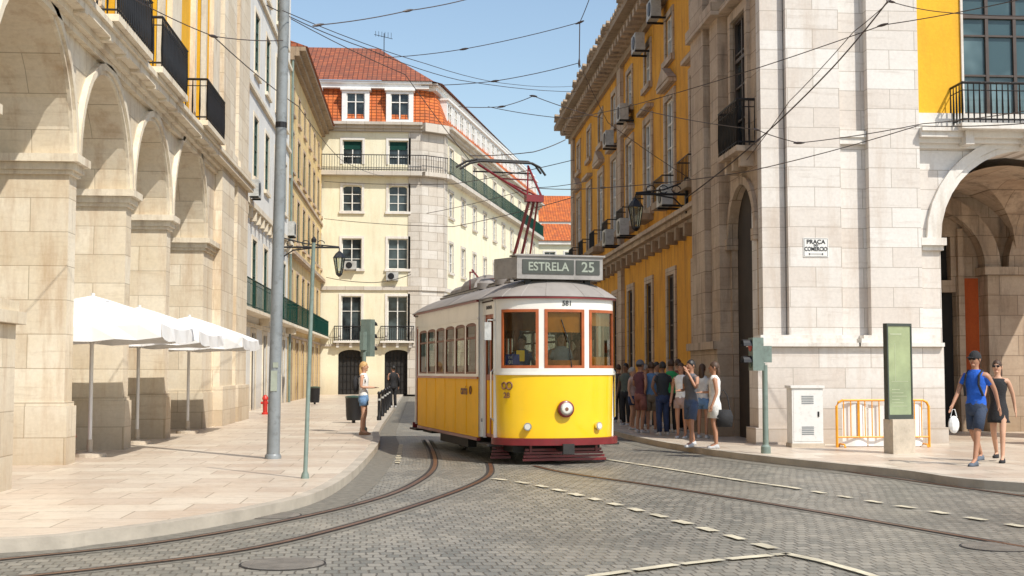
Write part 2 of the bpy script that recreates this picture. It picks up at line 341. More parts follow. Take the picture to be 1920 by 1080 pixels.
# ================= ground
m=MB(); m.quad((-900,-300,0),(900,-300,0),(900,1500,0),(-900,1500,0)); tag(m.build('road','cob'),kind='structure')
def crv(pts,sub=6):
    P=[Vector((p[0],p[1],0)) for p in pts]; out=[]
    for i in range(len(P)-1):
        p0=P[max(i-1,0)];p1=P[i];p2=P[i+1];p3=P[min(i+2,len(P)-1)]
        for k in range(sub):
            t=k/sub; out.append(.5*((2*p1)+(p2-p0)*t+(2*p0-5*p1+4*p2-p3)*t*t+(3*p1-p0-3*p2+p3)*t**3))
    out.append(P[-1]); return out
def offs(P,d):
    o=[]
    for i,p in enumerate(P):
        t=(P[min(i+1,len(P)-1)]-P[max(i-1,0)]).normalized(); o.append(p+Vector((-t.y,t.x,0))*d)
    return o
def strip(name,P,d0,d1,z,mat,z1=None):
    A=offs(P,d0);B=offs(P,d1); m=MB()
    if z1 is None:
        for i in range(len(P)-1): m.quad((A[i].x,A[i].y,z),(A[i+1].x,A[i+1].y,z),(B[i+1].x,B[i+1].y,z),(B[i].x,B[i].y,z))
    else: m.rings([[(a.x,a.y,z),(a.x,a.y,z1),(b.x,b.y,z1),(b.x,b.y,z)] for a,b in zip(A,B)])
    return tag(m.build(name,mat),kind='structure')
KL=[(-30,8.2),(-12,9.6),(-7.5,10.6)]+[tuple(G(*q,PV).xy) for q in ((0,1012),(180,997),(330,978),(480,952),(590,925),(650,893),(688,858),(712,826))]+[(-1.0,34),(-1.0,50),(-1.0,84),(-1,100)]
KL=crv(KL)
KR=[(5.0,110),(5.0,60),(4.95,40),tuple(G(1178,815,PV).xy),tuple(G(1300,838,PV).xy),tuple(G(1440,856,PV).xy),tuple(G(1680,880,PV).xy),tuple(G(1920,906,PV).xy),(12.5,13.5),(30,8)]
KR=crv(KR)
def pave(name,P,far):
    m=MB(); 
    A=offs(P,.15*1)
    for i in range(len(P)-1):
        a,b=A[i],A[i+1]; m.quad((a.x,a.y,PV),(b.x,b.y,PV),(far,b.y,PV),(far,a.y,PV))
    return tag(m.build(name,'slab'),kind='structure')
pave('pavement',KL,-60); pave('pavement',KR,60)
strip('kerb',KL,0,.16,0,'kerb',PV+.004); strip('kerb',KR,0,.16,0,'kerb',PV+.004)
strip('gutter',KL,-.42,-.005,.004,'gut'); strip('gutter',KR,-.35,-.005,.004,'gut')
# rails
def rail(pts,side):
    P=crv([tuple(G(*q).xy) for q in pts]); strip('tram_rail',P,-.032,.032,.012,'rail'); strip('rail_groove',P,.034*side,.08*side,.008,'groove')
    strip('rail_groove',P,-.034*side,-.055*side,.008,'groove'); strip('rail_bedding',P,-.13,.13,.003,'gut')
rail([(-300,1085),(0,1051),(300,1018),(560,972),(720,932),(790,900),(815,875),(812,848),(800,825)],1)
rail([(-100,1098),(200,1066),(460,1032),(650,988),(800,942),(890,908),(920,888),(918,868)],1)
rail([(1000,874),(1060,887),(1250,915),(1500,955),(1920,1027),(2400,1110)],1)
rail([(1150,822),(1300,842),(1500,872),(1750,908),(2100,955)],1)
def dashes(pts,w,dl,gap,name='road_marking'):
    P=crv([tuple(G(*q).xy) for q in pts],10); m=MB()
    D=[0]
    for a,b in zip(P,P[1:]): D.append(D[-1]+(b-a).length)
    def at(s):
        for k in range(len(D)-1):
            if D[k+1]>=s:
                t=(s-D[k])/max(1e-6,D[k+1]-D[k]); return P[k].lerp(P[k+1],t),(P[k+1]-P[k]).normalized()
        return P[-1],(P[-1]-P[-2]).normalized()
    s=0
    while s<D[-1]:
        a,ta=at(s); b,tb=at(min(D[-1],s+dl)); na=Vector((-ta.y,ta.x,0))*w/2; nb=Vector((-tb.y,tb.x,0))*w/2
        j=random.uniform(.75,1.15); i=random.uniform(.75,1.15); q=(b-a)*random.uniform(-.05,.05)
        m.quad(*[(p.x,p.y,.0165) for p in (a+q-na*j,b-q-nb*i,b-q+nb*j,a+q+na*i)]); s+=dl+gap
    return tag(m.build(name,'mark'),kind='structure')
dashes([(925,899),(1000,910),(1100,934),(1250,973),(1450,1031)],.13,.34,.30)
dashes([(1120,860),(1250,880),(1400,904),(1480,915)],.10,.5,.04)
dashes([(1480,915),(1600,936),(1750,961),(1920,990),(2200,1035)],.12,.30,.34)
dashes([(1100,1085),(1280,1060),(1476,1041)],.11,.5,.02); dashes([(1476,1041),(1560,1060),(1660,1090)],.11,.5,.02)
dashes([(752,835),(748,855),(745,870)],.1,.25,.2)
M['lid']=pmat('worn_iron_lid',(.17,.15,.125),.5,.3,5,bump=.3)
for (px,py,r,l) in ((530,1058,.36,'oval looking iron manhole cover in the cobbles at the bottom edge'),(505,967,.36,'iron manhole cover between the pavement edge and the left tram rails'),(1870,1026,.33,'iron manhole cover in the cobbles at the far right')):
    c=G(px,py); t=thing('manhole_cover',l,'manhole cover',(c.x,c.y,0)); m=MB(); m.lathe([(r,.002),(r,.0055),(r*.95,.0055),(r*.95,.003)],n=28); m.build('rim','groove',t)
    m=MB(); m.lathe([(r*.945,.003),(r*.945,.009)],n=28)
    for k in range(-4,5): m.box(-r*.7,r*.7,k*.06-.008,k*.06+.008,.009,.011)
    m.build('lid','lid',t)
# ================= left arcade building
XL=-5.65; T=FX(XL,1)
A=thing('arcade_building','cream stone arcade building with tall arches and yellow upper wall at left','building',(XL,28,0),world=True)
py=[21.0,25.05,29.05,34.0]; ends=[16.9]+[p+.45 for p in py[:3]]; 
holes=[(a,b,PV,5.1+(b-a)/2,(b-a)/2) for a,b in zip(ends,py)]
m=MB(T); wall(m,10,36.2,PV,7.6,holes,1.3,True); m.box(10,36.2,-1.3,-1.0,7.6,15.2)
m.box(36.2,41,-1.3,0,PV,15.2); m.box(10,41,-6.2,-5.9,PV,15.2); m.box(10,41,-5.9,-1.31,7.55,7.8); m.build('wall','stoneL',A)
for a,b,_,zt,r in holes: 
    m=MB(T); archivolt(m,(a+b)/2,5.1,r,r+.07,-.01,.05); archivolt(m,(a+b)/2,5.1,r+.075,r+.2,-.01,.10); m.build('archivolt','stoneT',A)
for a,b in [(15.2,ends[0])]+[(p,p+.45) for p in py[:3]]+[(34.0,35.5)]:
    m=MB(T)
    for pr,z,h in ((.05,4.78,.07),(.10,4.85,.12),(.18,4.97,.13)): m.box(a-pr,b+pr,-1.3-.0,pr,z,z+h-.002)
    m.build('impost','stoneT',A)
    m=MB(T); m.box(a-.06,b+.06,-1.33,.06,PV,1.05); m.box(a-.03,b+.03,-1.32,.03,1.052,1.12); m.build('plinth','stoneL',A)
m=MB(T); m.box(12,16.75,-1.35,.52,PV,2.2); m.box(12,16.85,-1.35,.62,2.202,2.36); m.box(12,16.78,-1.35,.55,2.362,2.5); m.box(12,16.5,-1.3,.15,2.5,7.1); m.build('pedestal','stoneL',A)
m=MB(T); cornice(m,10,41,7.05,[(.10,.12),(.2,.12),(.38,.14),(.44,.1)]); m.build('cornice','stoneT',A)
yel=MB(T); hs=[]
WY=[19.2,23.2,26.95,32.4]
for w in WY: hs.append((w-.65,w+.65,7.62,11.6,0))
wall(yel,10,36.2,7.6,15.2,hs,.4); yel.build('upper_wall','yel',A)
for u in (17.2,21.2,25.05,29.2,34.9): pl=MB(T); pl.box(u-.55,u+.55,-.01,.12,7.54,15.2); pl.build('pilaster','stoneT',A)
pl=MB(T); pl.box(10,41,-.0,.2,14.2,14.6); pl.box(10,41,0,.6,14.6,15.2); pl.build('crowning_cornice','stoneT',A)
for u0,u1,p in ((35.6,37.9,.22),(38.6,40.9,.22)): m=MB(T); m.box(u0,u1,0,p,1.2,15.2); m.box(u0-.08,u1+.08,0,p+.1,PV,1.2); m.box(u0-.05,u1+.05,.0,p+.08,7.62,7.9); m.build('corner_pilaster','stoneL',A)
for w in WY: 
    win(A,T,w,7.62,1.3,3.98,-.3,2,4,'wframe','pane','stoneT',.22,.13,False,.7,ped=2)
    balcony(A,T,w-1.4,w+1.4,7.66,.55,'iron','stoneT',1.0,.14)
t=thing('cafe_table','small cafe table with red cloth under the nearest parasol','table',(-6.3,22.6,PV))
m=MB(); m.lathe([(.04,0),(.04,.7)],n=8); m.lathe([(.25,0),(.25,.03)],n=16); m.build('leg','steel',t); m=MB(); m.lathe([(.36,.70),(.36,.72)],n=20); m.build('tabletop','wood',t)
m=MB(); m.lathe([(.37,.725),(.40,.5),(.43,.35)],n=20); m.build('cloth','redp',t)
# ================= left white and ochre buildings
def leftb(name,label,y0,y1,ztop,mat,cols,rows,ground,trim,fm,ledges,eave):
    T=FX(-6.4,1); B=thing(name,label,'building',(-6.4,(y0+y1)/2,0),world=True)
    hs=[]; n=cols; st=(y1-y0)/n
    ws=[y0+st*(i+.5) for i in range(n)]
    for u in ws:
        for z,w,h in rows: hs.append((u-w/2,u+w/2,z,z+h,0))
        hs.append((u-.6,u+.6,PV,ground,0))
    m=MB(T); wall(m,y0,y1,PV,ztop,hs,.35); m.box(y0+.002,y1-.002,-12,-.5,PV,ztop-.01); m.build('wall',mat,B)
    for u in ws:
        for j,(z,w,h) in enumerate(rows): win(B,T,u,z,w,h,-.06,2,3 if h<2.2 else 4,fm,'pane',trim,.14,.03)
        win(B,T,u,PV,1.2,ground-PV,-.10,2,1,'bframe','dark',trim,.16,.04,False)
    for z,p,h in ledges: m=MB(T); m.box(y0,y1,-.0,p,z,z+h); m.build('ledge',trim,B)
    if eave:
        m=MB(T); cornice(m,y0,y1+.3,ztop,[(.2,.2),(.45,.25),(.75,.2)]); m.build('cornice','stoneK',B)
        m=MB(T); m.rings([[(u,.85,ztop+.66),(u,-6,ztop+3.0),(u,-12,ztop+.66)] for u in (y0,y1+.3)]); m.build('roof','tile',B)
    return B,T
B,T=leftb('terraced_building','pale grey plaster building with tall windows beside the stone arcade',41,63,22,'white',6,[(3.95,1.35,2.75),(9.1,1.35,2.4),(13.2,1.35,2.4),(17.2,1.1,2.2)],3.1,'stoneT','gframe',[(3.3,.08,.14),(7.7,.28,.2),(12.3,.12,.15),(16.4,.12,.15)],0)
balcony(B,T,41.3,62.8,3.85,.55,'green','stoneT',1.0,.26)
for i in range(18): m=MB(T); u=41.6+i*1.22; m.box(u-.1,u+.1,.0,.24,7.3,7.698); m.build('bracket','stoneT',B)
B,T=leftb('ochre_building','ochre plaster building with deep stone eaves beyond the pale building',63,86,17.0,'ochre',7,[(3.95,1.35,2.75),(8.3,1.3,2.2),(11.7,1.3,2.0),(14.6,1.0,1.4)],3.1,'stoneD','gframe',[(3.3,.08,.14),(7.4,.3,.2),(11.1,.12,.15)],1)
balcony(B,T,63.2,85.8,3.85,.55,'green','stoneT',1.0,.3)
m=MB(); m.box(-8.6,-7.2,84.3,85.8,17.6,21.4); m.box(-8.75,-7.05,84.15,85.95,21.4,21.6); m.build('chimney','cream',B)
m=MB(T); m.tube([(63.1,.12,PV),(63.1,.12,17)],.07,6); m.build('downpipe','galv',B)
# ================= centre corner building
C=thing('corner_building','large cream corner building with red tiled roof closing the street','building',(-2,84,0),world=True)
zf=lambda y:H+(697-y)/28.57
T=FY(84); X0=-12.0; XQ=.17; wx=[(659-785)/28.57,(745-785)/28.57]
wx=[wx[0]-3.0]+[round(x,3) for x in wx]
rows=[(zf(308),zf(262),1.3),(zf(397),zf(348),1.25),(zf(505),zf(448),1.3),(zf(640),zf(556),1.3)]
hs=[]
for u in wx:
    for i,(a,b,w) in enumerate(rows): hs.append((u-w/2,u+w/2,a,b,.25 if i==1 else 0))
    hs.append((u-.82,u+.82,PV,zf(656),.35))
ZC=zf(236)
m=MB(T); wall(m,X0,XQ,PV,ZC,hs,.35); m.box(X0+.01,-.3,-14,-.5,PV,ZC-.01)
RT=FD(1.6,85,.248,.969,.969,-.248); QT=FD(XQ,84,.8195,.573,.573,-.8195)
rh=[]; RU=[2.2+i*3.9 for i in range(10)]
for u in RU:
    for a,b,w in rows: rh.append((u-.6,u+.6,a,b,0))
    rh.append((u-.8,u+.8,PV,zf(656),.3))
m.T=RT; wall(m,0,40.5,PV,ZC,rh,.35); m.box(.01,40.4,-10,-.5,PV,ZC-.01); m.build('wall','cream',C)
m=MB(QT); m.box(0,1.745,-.6,.0,PV,ZC); m.T=T; m.box(XQ-.9,XQ,0,.05,PV,ZC); m.T=RT; m.box(0,1.0,0,.05,PV,ZC); m.build('quoin','quoin',C)
for k,u in enumerate(wx):
    for i,(a,b,w) in enumerate(rows): 
        win(C,T,u,a,w,b-a,-.2,2,3,'wframe','pane','stoneRt',.16,.05,i not in(0,3))
        if i==0:
            g=MB(T); g.box(u-.55,u+.55,-.19,-.16,b-.6,b-.07); g.build('blind','green',C)
    if k: balcony(C,T,u-1.1,u+1.1,rows[3][0],.5,'iron','stoneRt',.95,.14)
    g=MB(T); g.quad((u-.82,-.3,PV),(u+.82,-.3,PV),(u+.82,-.3,zf(656)),(u-.82,-.3,zf(656)))
    d=g.build('door','dark',C); g=MB(T)
    for q in range(7): g.tube([(u-.75+q*.25,-.25,PV),(u-.75+q*.25,-.25,zf(660))],.018,4)
    for q in range(5): g.tube([(u-.8,-.25,.5+q*.5),(u+.8,-.25,.5+q*.5)],.015,4)
    g.build('grille','iron',d)
for u in RU:
    for i,(a,b,w) in enumerate(rows): win(C,RT,u,a,1.2,b-a,-.08,2,3,'wframe','pane','quoin',.16,.05,True)
    g=MB(RT); g.quad((u-.8,-.3,PV),(u+.8,-.3,PV),(u+.8,-.3,zf(656)),(u-.8,-.3,zf(656))); g.build('door','dark',C)
m=MB(T)
def trims(m,T,u0,u1):
    m.T=T
    m.box(u0,u1,.0,.12,zf(545)-.0,zf(545)+.25); m.box(u0,u1,0,.10,zf(650),zf(650)+.15)
    m.box(u0,u1,0,.55,zf(322)-.28,zf(322)); cornice(m,u0,u1,ZC-.35,[(.15,.2),(.35,.2),(.6,.18)])
trims(m,T,X0,XQ); trims(m,RT,0,40.5)
for z,h,p in ((zf(545),.25,.12),(zf(322)-.28,.28,.5),(ZC-.35,.58,.5)): m.T=QT; m.box(-.1,1.85,0,p,z+.002,z+h-.002)
m.build('cornice','quoin',C)
def longrail(T,u0,u1,mat,st=.17):
    r=MB(T); z=zf(322)
    for zz in (z+.08,z+1.05): r.tube([(u0,.5,zz),(u1,.5,zz)],.03,4)
    for i in range(int((u1-u0)/st)+1): r.tube([(u0+i*st,.5,z),(u0+i*st,.5,z+1.05)],.014,4)
    return r.build('railing',mat,C)
longrail(T,X0,XQ+.3,'iron'); longrail(RT,-.3,40.5,'green',.17)
r=MB(QT); z=zf(322)
for i in range(10): r.tube([(i*.19,.5,z),(i*.19,.5,z+1.05)],.016,4)
r.tube([(0,.5,z+1.05),(1.75,.5,z+1.05)],.03,4); r.build('railing','iron',C)
# mansard
ZM=ZC+.25; ZT=zf(160)
cB=Vector((1.75,84.6)); Ur=Vector((.248,.969)); Nr=Vector((.969,-.248))
m=MB(); inn=Vector((1.0,85.4))
e0=cB+Ur*41; i0=inn+Ur*40.5
m.quad((X0,84,ZM),(.5,84,ZM),(.1,84.8,ZT),(X0,84.8,ZT)); m.quad((.5,84,ZM),(cB.x,cB.y+.3,ZM),(inn.x-.1,inn.y,ZT),(.1,84.8,ZT)); m.quad((cB.x,cB.y+.3,ZM),(e0.x,e0.y,ZM),(i0.x,i0.y,ZT),(inn.x-.1,inn.y,ZT))
m.build('mansard','tileo',C)
m=MB(); m.T=T; m.box(X0,.6,-1.0,-.35,ZT,ZT+.3); m.box(X0,.8,-1.0,-.2,ZT+.3,ZT+.45); m.T=RT; m.box(-.3,40.5,-1.1,-.45,ZT,ZT+.28); m.box(-.6,40.5,-1.1,-.3,ZT+.28,ZT+.42)
m.T=ident
m.build('eaves_band','wpaint',C)
ze=ZT+.46; rA=(-14,92,25.0); rB=(-3.0,92,25.0); p=inn+Vector((.5,-.6)); k1=inn-Nr*6+Ur*8; k2=i0-Nr*6
m=MB(); m.quad((X0-2,84.1,ze),(.9,84.1,ze),rB,rA); m.quad((.9,84.1,ze),(p.x,p.y,ze),(k1.x,k1.y,23.0),rB); 
pe=i0+Nr*.3
m.quad((p.x,p.y,ze),(pe.x,pe.y,ze),(k2.x,k2.y,23.0),(k1.x,k1.y,23.0)); m.build('roof','tile',C)
def dormer(T,u,w,z0,z1,n0=-.02):
    d=MB(T); d.box(u-w/2-.3,u-w/2,-1.6,n0,z0,z1); d.box(u+w/2,u+w/2+.3,-1.6,n0,z0,z1); d.box(u-w/2,u+w/2,-1.6,n0,z1-.2,z1); d.box(u-w/2,u+w/2,-1.6,n0,z0,z0+.25)
    d.box(u-w/2-.4,u+w/2+.4,-1.6,n0+.15,z1+.001,z1+.14); o=d.build('dormer','wpaint',C)
    f=MB(T); f.quad((u-w/2,-.2,z0+.25),(u+w/2,-.2,z0+.25),(u+w/2,-.2,z1-.2),(u-w/2,-.2,z1-.2)); f.build('pane','pane',o)
    f=MB(T); f.box(u-.04,u+.04,-.19,-.1,z0+.25,z1-.2)
    for s in(-1,1): f.box(u+s*w/2-.04-.02*s,u+s*w/2+.04-.02*s,-.19,-.1,z0+.25,z1-.2)
    f.box(u-w/2,u+w/2,-.18,-.12,(z0+z1)/2+.3,(z0+z1)/2+.36); f.box(u-w/2,u+w/2,-.18,-.12,z0+.25,z0+.33); f.build('window_frame','wframe',o)
for px in (573,664,747): dormer(T,(px-785)/28.57,1.2,ZM,zf(167))
for u in RU: dormer(RT,u,1.15,ZM,zf(167)-.1,-.1); dormer(RT,u+1.95,1.0,ZM,zf(167)-.1,-.1)
c=AY(720,100,90)
t=thing('antenna','thin television antenna on the red tiled roof','antenna',(c.x,90,23.6)); m=MB(); m.tube([(0,0,-.3),(0,0,2.0)],.03,5); m.tube([(-.7,0,1.9),(.6,0,1.6)],.02,4)
for k in range(6): q=-.6+k*.22; m.tube([(q,0,1.5-.1*q+.2),(q,0,2.1-.1*q)],.014,4)
m.build('mast','iron',t)
# far buildings
def farb(name,label,x0,x1,Y,zw,zr,mat,n):
    T=FY(Y); B=thing(name,label,'building',((x0+x1)/2,Y,0),world=True); hs=[]; ws=[x0+(x1-x0)*(i+.5)/n for i in range(n)]; rw=[zw-3.2-3.6*k for k in range(4)]
    for u in ws:
        for z in rw: hs.append((u-.6,u+.6,z,z+2,0))
    m=MB(T); wall(m,x0,x1,0,zw,hs,.3); m.box(x0,x1,-12,-.4,0,zw-.01); m.build('wall',mat,B)
    for u in ws:
        for z in rw: win(B,T,u,z,1.2,2,-.2,2,2,'wframe','pane','stoneRt',.15,.05)
    m=MB(T); m.rings([[(x0-.4,.5,zw),(x1+.4,.5,zw),(x1+.4,-12,zw),(x0-.4,-12,zw)],[(x0+3,-5,zr),(x1-3,-5,zr),(x1-3,-7,zr),(x0+3,-7,zr)]]); m.build('roof','tileo',B)
    m=MB(T); m.box(x0-.3,x1+.3,0,.35,zw-.4,zw-.02); m.build('cornice','stoneRt',B)
farb('townhouse','distant cream townhouse with orange hipped roof at the end of the street',11.0,20,140,16.0,18.5,'cream',4)
farb('townhouse','far taller house with red roof behind the distant cream townhouse',9.5,24,160,20.5,24.5,'ochre',6)
# ================= right orange building
XO=7.3; T=FX(XO,-1); O=thing('orange_building','weathered orange plaster building with stone window surrounds on the shaded side','building',(XO,45,0),world=True)
WU=[33.0+3.55*k for k in range(8)]; y0,y1=31.6,60.2
hs=[]
for u in WU: hs+= [(u-.5,u+.5,1.5,4.4,0),(u-.6,u+.6,6.75,9.55,0),(u-.5,u+.5,10.75,12.0,0)]
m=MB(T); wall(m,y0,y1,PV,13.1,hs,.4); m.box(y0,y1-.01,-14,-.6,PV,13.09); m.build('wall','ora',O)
for u in WU:
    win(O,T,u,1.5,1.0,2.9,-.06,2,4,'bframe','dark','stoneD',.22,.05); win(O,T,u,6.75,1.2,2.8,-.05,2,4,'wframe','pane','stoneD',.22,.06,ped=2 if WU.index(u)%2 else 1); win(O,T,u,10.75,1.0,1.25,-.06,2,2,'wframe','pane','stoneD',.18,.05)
    m=MB(T); m.box(u-.75,u+.75,0,.45,6.35,6.55); o=m.build('balcony','stoneK',O); m=MB(T); m.tube([(u-.7,0,7.2),(u-.7,.4,7.2),(u+.7,.4,7.2),(u+.7,0,7.2)],.02,4)
    for q in range(9): m.tube([(u-.7+q*.175,.4,6.55),(u-.7+q*.175,.4,7.2)],.012,4)
    m.build('railing','iron',o)
m=MB(T); cornice(m,y0,y1+.2,5.55,[(.12,.12),(.3,.14),(.42,.12)]); m.box(y0,y1,0,.14,PV,1.0); m.build('string_course','stoneD',O)
for i in range(24): m=MB(T); m.box(y0+.5+i*1.18,y0+.72+i*1.18,.0,.3,5.2,5.54); m.build('bracket','stoneK',O)
m=MB(T); cornice(m,y0,y1+.6,12.55,[(.15,.25),(.3,.2),(.55,.18),(.85,.22)]); m.build('cornice','stoneK',O)
for i in range(46): m=MB(T); m.box(y0+.1+i*.62,y0+.38+i*.62,.0,.62,12.78,13.0); m.build('dentil','stoneD',O)
for u in (y0+.1,WU[3]+1.4,y1-.9): m=MB(T); m.box(u,u+.8,0,.13,PV+.9,12.55); m.build('pilaster','stoneD',O)
m=MB(T); m.rings([[(u,.7,13.42),(u,-7,16.0),(u,-14,13.4)] for u in (y0,y1+.3)])
m.build('roof','tile',O)
for i in range(60): m=MB(T); q=y0+.3+i*.47; e=random.uniform(.85,1.05); m.tube([(q,.3,13.4),(q,e,13.47)],.11,6); m.build('eaves_tile','stoneK',O)
def acunit(T,u,n,z,label,s=1):
    x,y,_=T(u,n,z); t=thing('air_conditioner',label,'air conditioner',(x,y,z),world=True)
    m=MB(T); m.box(u-.4*s,u+.4*s,n,n+.3,z,z+.55*s); m.build('case','alu',t)
    m=MB(T); m.lathe([(.21*s,0),(.21*s,.02)],(u-.08,n+.3,z+.27*s),14,'y'); m.build('fan_grille','iron',t)
    for a in (-.35,.3): m=MB(T); m.box(u+a,u+a+.05,0,n+.3,z-.06,z-.002); m.build('bracket','iron',t)
ordn=['first','second','third','fourth','fifth','sixth','seventh','eighth']
for i,(u,z) in enumerate(((34.6,6.15),(37.2,12.1),(40.0,11.8),(43.2,10.2),(46.5,9.9),(41.9,6.1),(45.2,6.1))):
    acunit(T,u,.42 if z<7 else .2,z,'grey air conditioner on the orange facade, %s of seven listed from the near low one'%ordn[i])
TL=FX(-6.4,1)
acunit(TL,60.5,.28,7.95,'grey air conditioner on the ledge of the pale left building',1.2); acunit(TL,47.0,.28,7.95,'grey air conditioner on the ledge near the stone arcade',1.1)
acunit(FY(84),(657-785)/28.57,.1,zf(507),'grey air conditioner below the middle left window of the cream corner building'); acunit(FY(84),(735-785)/28.57,.1,zf(527),'grey air conditioner between the two right windows of the cream corner building')
# ================= right pavilion
Q=thing('stone_pavilion','white marble corner pavilion with giant pilasters and vaulted arch at right','building',(11,28,0),world=True)
Y0=26.3; T=FY(Y0); ux=lambda p:AY(p,640,Y0).x; XP=ux(1432); zz=lambda y,px=1650:AY(px,y,Y0).z
AC=ux(1930); AR=AC-ux(1767); ZS=zz(447,1760); XR=XP+9.6
m=MB(T); wall(m,XP+.012,XR,PV,zz(258),[(AC-AR,AC+AR,PV,ZS+AR,AR)],.9,True)
TS=FX(XP,-1)
m.box(XP+.02,ux(1722),-.9,0,zz(258)+.001,13.5); m.box(XP+.9,XR,-9,-5.9,PV,13.4); m.box(XP+3.2,XP+3.5,-5.2,-.901,PV,4.2)
m.box(XP+.71,XR,-5.2,-.901,6.4,6.7)
m.build('wall','stoneR',Q)
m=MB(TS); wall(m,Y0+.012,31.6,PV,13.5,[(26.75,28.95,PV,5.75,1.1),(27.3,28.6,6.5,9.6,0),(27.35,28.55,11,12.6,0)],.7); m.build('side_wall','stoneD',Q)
m=MB(T); m.box(ux(1475),ux(1575),0,.22,2.3,13.5); m.build('pilaster','stoneR',Q); m=MB(T); m.box(ux(1628),ux(1724),0,.22,2.3,13.5); m.build('pilaster','stoneR',Q); m=MB(T); m.box(XP-.02,ux(1473),-.25,.06,2.3,13.5); m.build('pilaster','stoneR',Q)
m=MB(T); m.box(XP-.22,ux(1757),-.36,.34,PV,2.12); m.box(XP-.30,ux(1760),-.36,.42,PV,.45); m.build('plinth','stoneR',Q)
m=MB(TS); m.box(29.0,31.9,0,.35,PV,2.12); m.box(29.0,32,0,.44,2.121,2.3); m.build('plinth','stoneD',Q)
for a,b in ((XP-.1,ux(1590)),(ux(1615),ux(1745))):
    m=MB(T); m.box(a-.2,b+.12,-.3,.44,2.121,2.2); m.box(a-.12,b+.06,-.3,.36,2.2,2.29); m.box(a-.04,b,-.3,.28,2.29,2.36); m.build('plinth_moulding','stoneRt',Q)
m=MB(T); m.box(ux(1590)+.13,ux(1615)-.21,0,.3,2.121,2.2); m.build('plinth_moulding','stoneRt',Q); m=MB(T); m.box(ux(1576),ux(1627),0,.10,zz(272),zz(260)); m.box(ux(1576),ux(1627),0,.14,zz(260),zz(248)); m.build('recess_capital','stoneRt',Q)
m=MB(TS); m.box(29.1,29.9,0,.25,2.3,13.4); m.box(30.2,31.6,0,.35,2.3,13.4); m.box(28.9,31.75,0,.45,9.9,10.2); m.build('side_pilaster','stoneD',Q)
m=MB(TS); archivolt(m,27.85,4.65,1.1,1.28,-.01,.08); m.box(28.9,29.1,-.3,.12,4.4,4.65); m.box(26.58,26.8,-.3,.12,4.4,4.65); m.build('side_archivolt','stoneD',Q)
m=MB(TS)
A_=arc(26.76,28.94,5.74,1.09)
for k in range(len(A_)-1): m.quad((A_[k][0],-.14,PV),(A_[k+1][0],-.14,PV),(A_[k+1][0],-.14,A_[k+1][1]),(A_[k][0],-.14,A_[k][1]))
m.build('side_arch_shade','dbrown',Q)  # dark sheet across the arch, standing in for its unlit inside
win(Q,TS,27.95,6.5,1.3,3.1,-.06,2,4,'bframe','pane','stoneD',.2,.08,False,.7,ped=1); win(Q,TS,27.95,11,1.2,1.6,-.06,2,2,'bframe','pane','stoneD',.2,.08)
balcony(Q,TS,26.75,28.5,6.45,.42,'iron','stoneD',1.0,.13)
m=MB(T); archivolt(m,AC,ZS,AR,AR+.12,-.01,.06); archivolt(m,AC,ZS,AR+.125,AR+.32,-.01,.1); m.build('archivolt','stoneRt',Q)
for s in(-1,1):
    m=MB(T); e=AC+s*AR; a,b=(e-.42,e+.04) if s<0 else (e-.04,e+.42)
    m.box(a,b,-.9,.08,ZS-.26,ZS-.16); m.box(a-.04,b+.04,-.9,.15,ZS-.158,ZS); m.build('impost','stoneRt',Q)
zz2=lambda y:zz(y,1820)
m=MB(T); cornice(m,ux(1724)+.001,XR+.1,zz2(280),[(.08,.1),(.2,.1),(.34,.12),(.40,.08)]); m.box(ux(1724)+.002,XR+.1,-.9,.12,zz2(243),zz2(215)); m.build('cornice','stoneRt',Q)
wu0,wu1=ux(1818),ux(2030)
m=MB(T); wall(m,ux(1722),XR+.07,zz2(215),13.5,[(wu0,wu1,zz2(215)+.02,10.6,0)],.5); m.build('upper_wall','yel',Q)
win(Q,T,(wu0+wu1)/2,zz2(215)+.02,wu1-wu0,10.6-zz2(215)-.02,-.2,4,4,'bframe','paneb','stoneRt',.05,.04,False,.62)
balcony(Q,T,ux(1790),ux(2060),zz2(243)+.03,.62,'iron','stoneRt',.85,.12)
# vault and gallery
m=MB(); n=16; bx0,bx1,by0,by1=AC-AR-.1,AC+AR+.2,27.2,31.0
pt=lambda i,j:(bx0+(bx1-bx0)*i/n,by0+(by1-by0)*j/n,4.3+1.85*max(math.sqrt(max(0,1-(2*i/n-1)**2)),math.sqrt(max(0,1-(2*j/n-1)**2))))
for i in range(n):
    for j in range(n): m.quad(pt(i,j),pt(i+1,j),pt(i+1,j+1),pt(i,j+1))
m.build('vault','stoneD',Q)
T2=FY(31.3); u2=lambda p:AY(p,640,31.3).x
m=MB(T2); wall(m,10.5,XR,PV,7,[(u2(1750),u2(1795),PV,3.6,0),(u2(1750),u2(1786),3.9,5.0,0)],.3); m.build('gallery_wall','stoneD',Q)
for a,b in ((1808,1836),(1913,1990)): m=MB(T2); m.box(u2(a),u2(b),0,.02,PV+.5,3.95); m.build('gallery_panel','red',Q)
m=MB(T2); m.box(u2(1838),u2(1910),0,.5,PV,4.0); m.box(u2(1838)-.1,u2(1910)+.1,0,.6,4.0,4.2); m.build('gallery_pier','stoneD',Q)
for uc in ((u2(1838)-1.45),(u2(1910)+1.45)): m=MB(T2); archivolt(m,uc,4.2,1.45,1.85,.02,.4); m.build('gallery_arch','stoneD',Q)
m=MB(T2); m.box(u2(1796),u2(1807),.0,.12,PV,5.2); m.build('door_jamb','stoneD',Q)
m=MB(T2); m.box(u2(1745),u2(1797),-.28,-.25,PV,5.2); m.build('gallery_door','dark',Q)
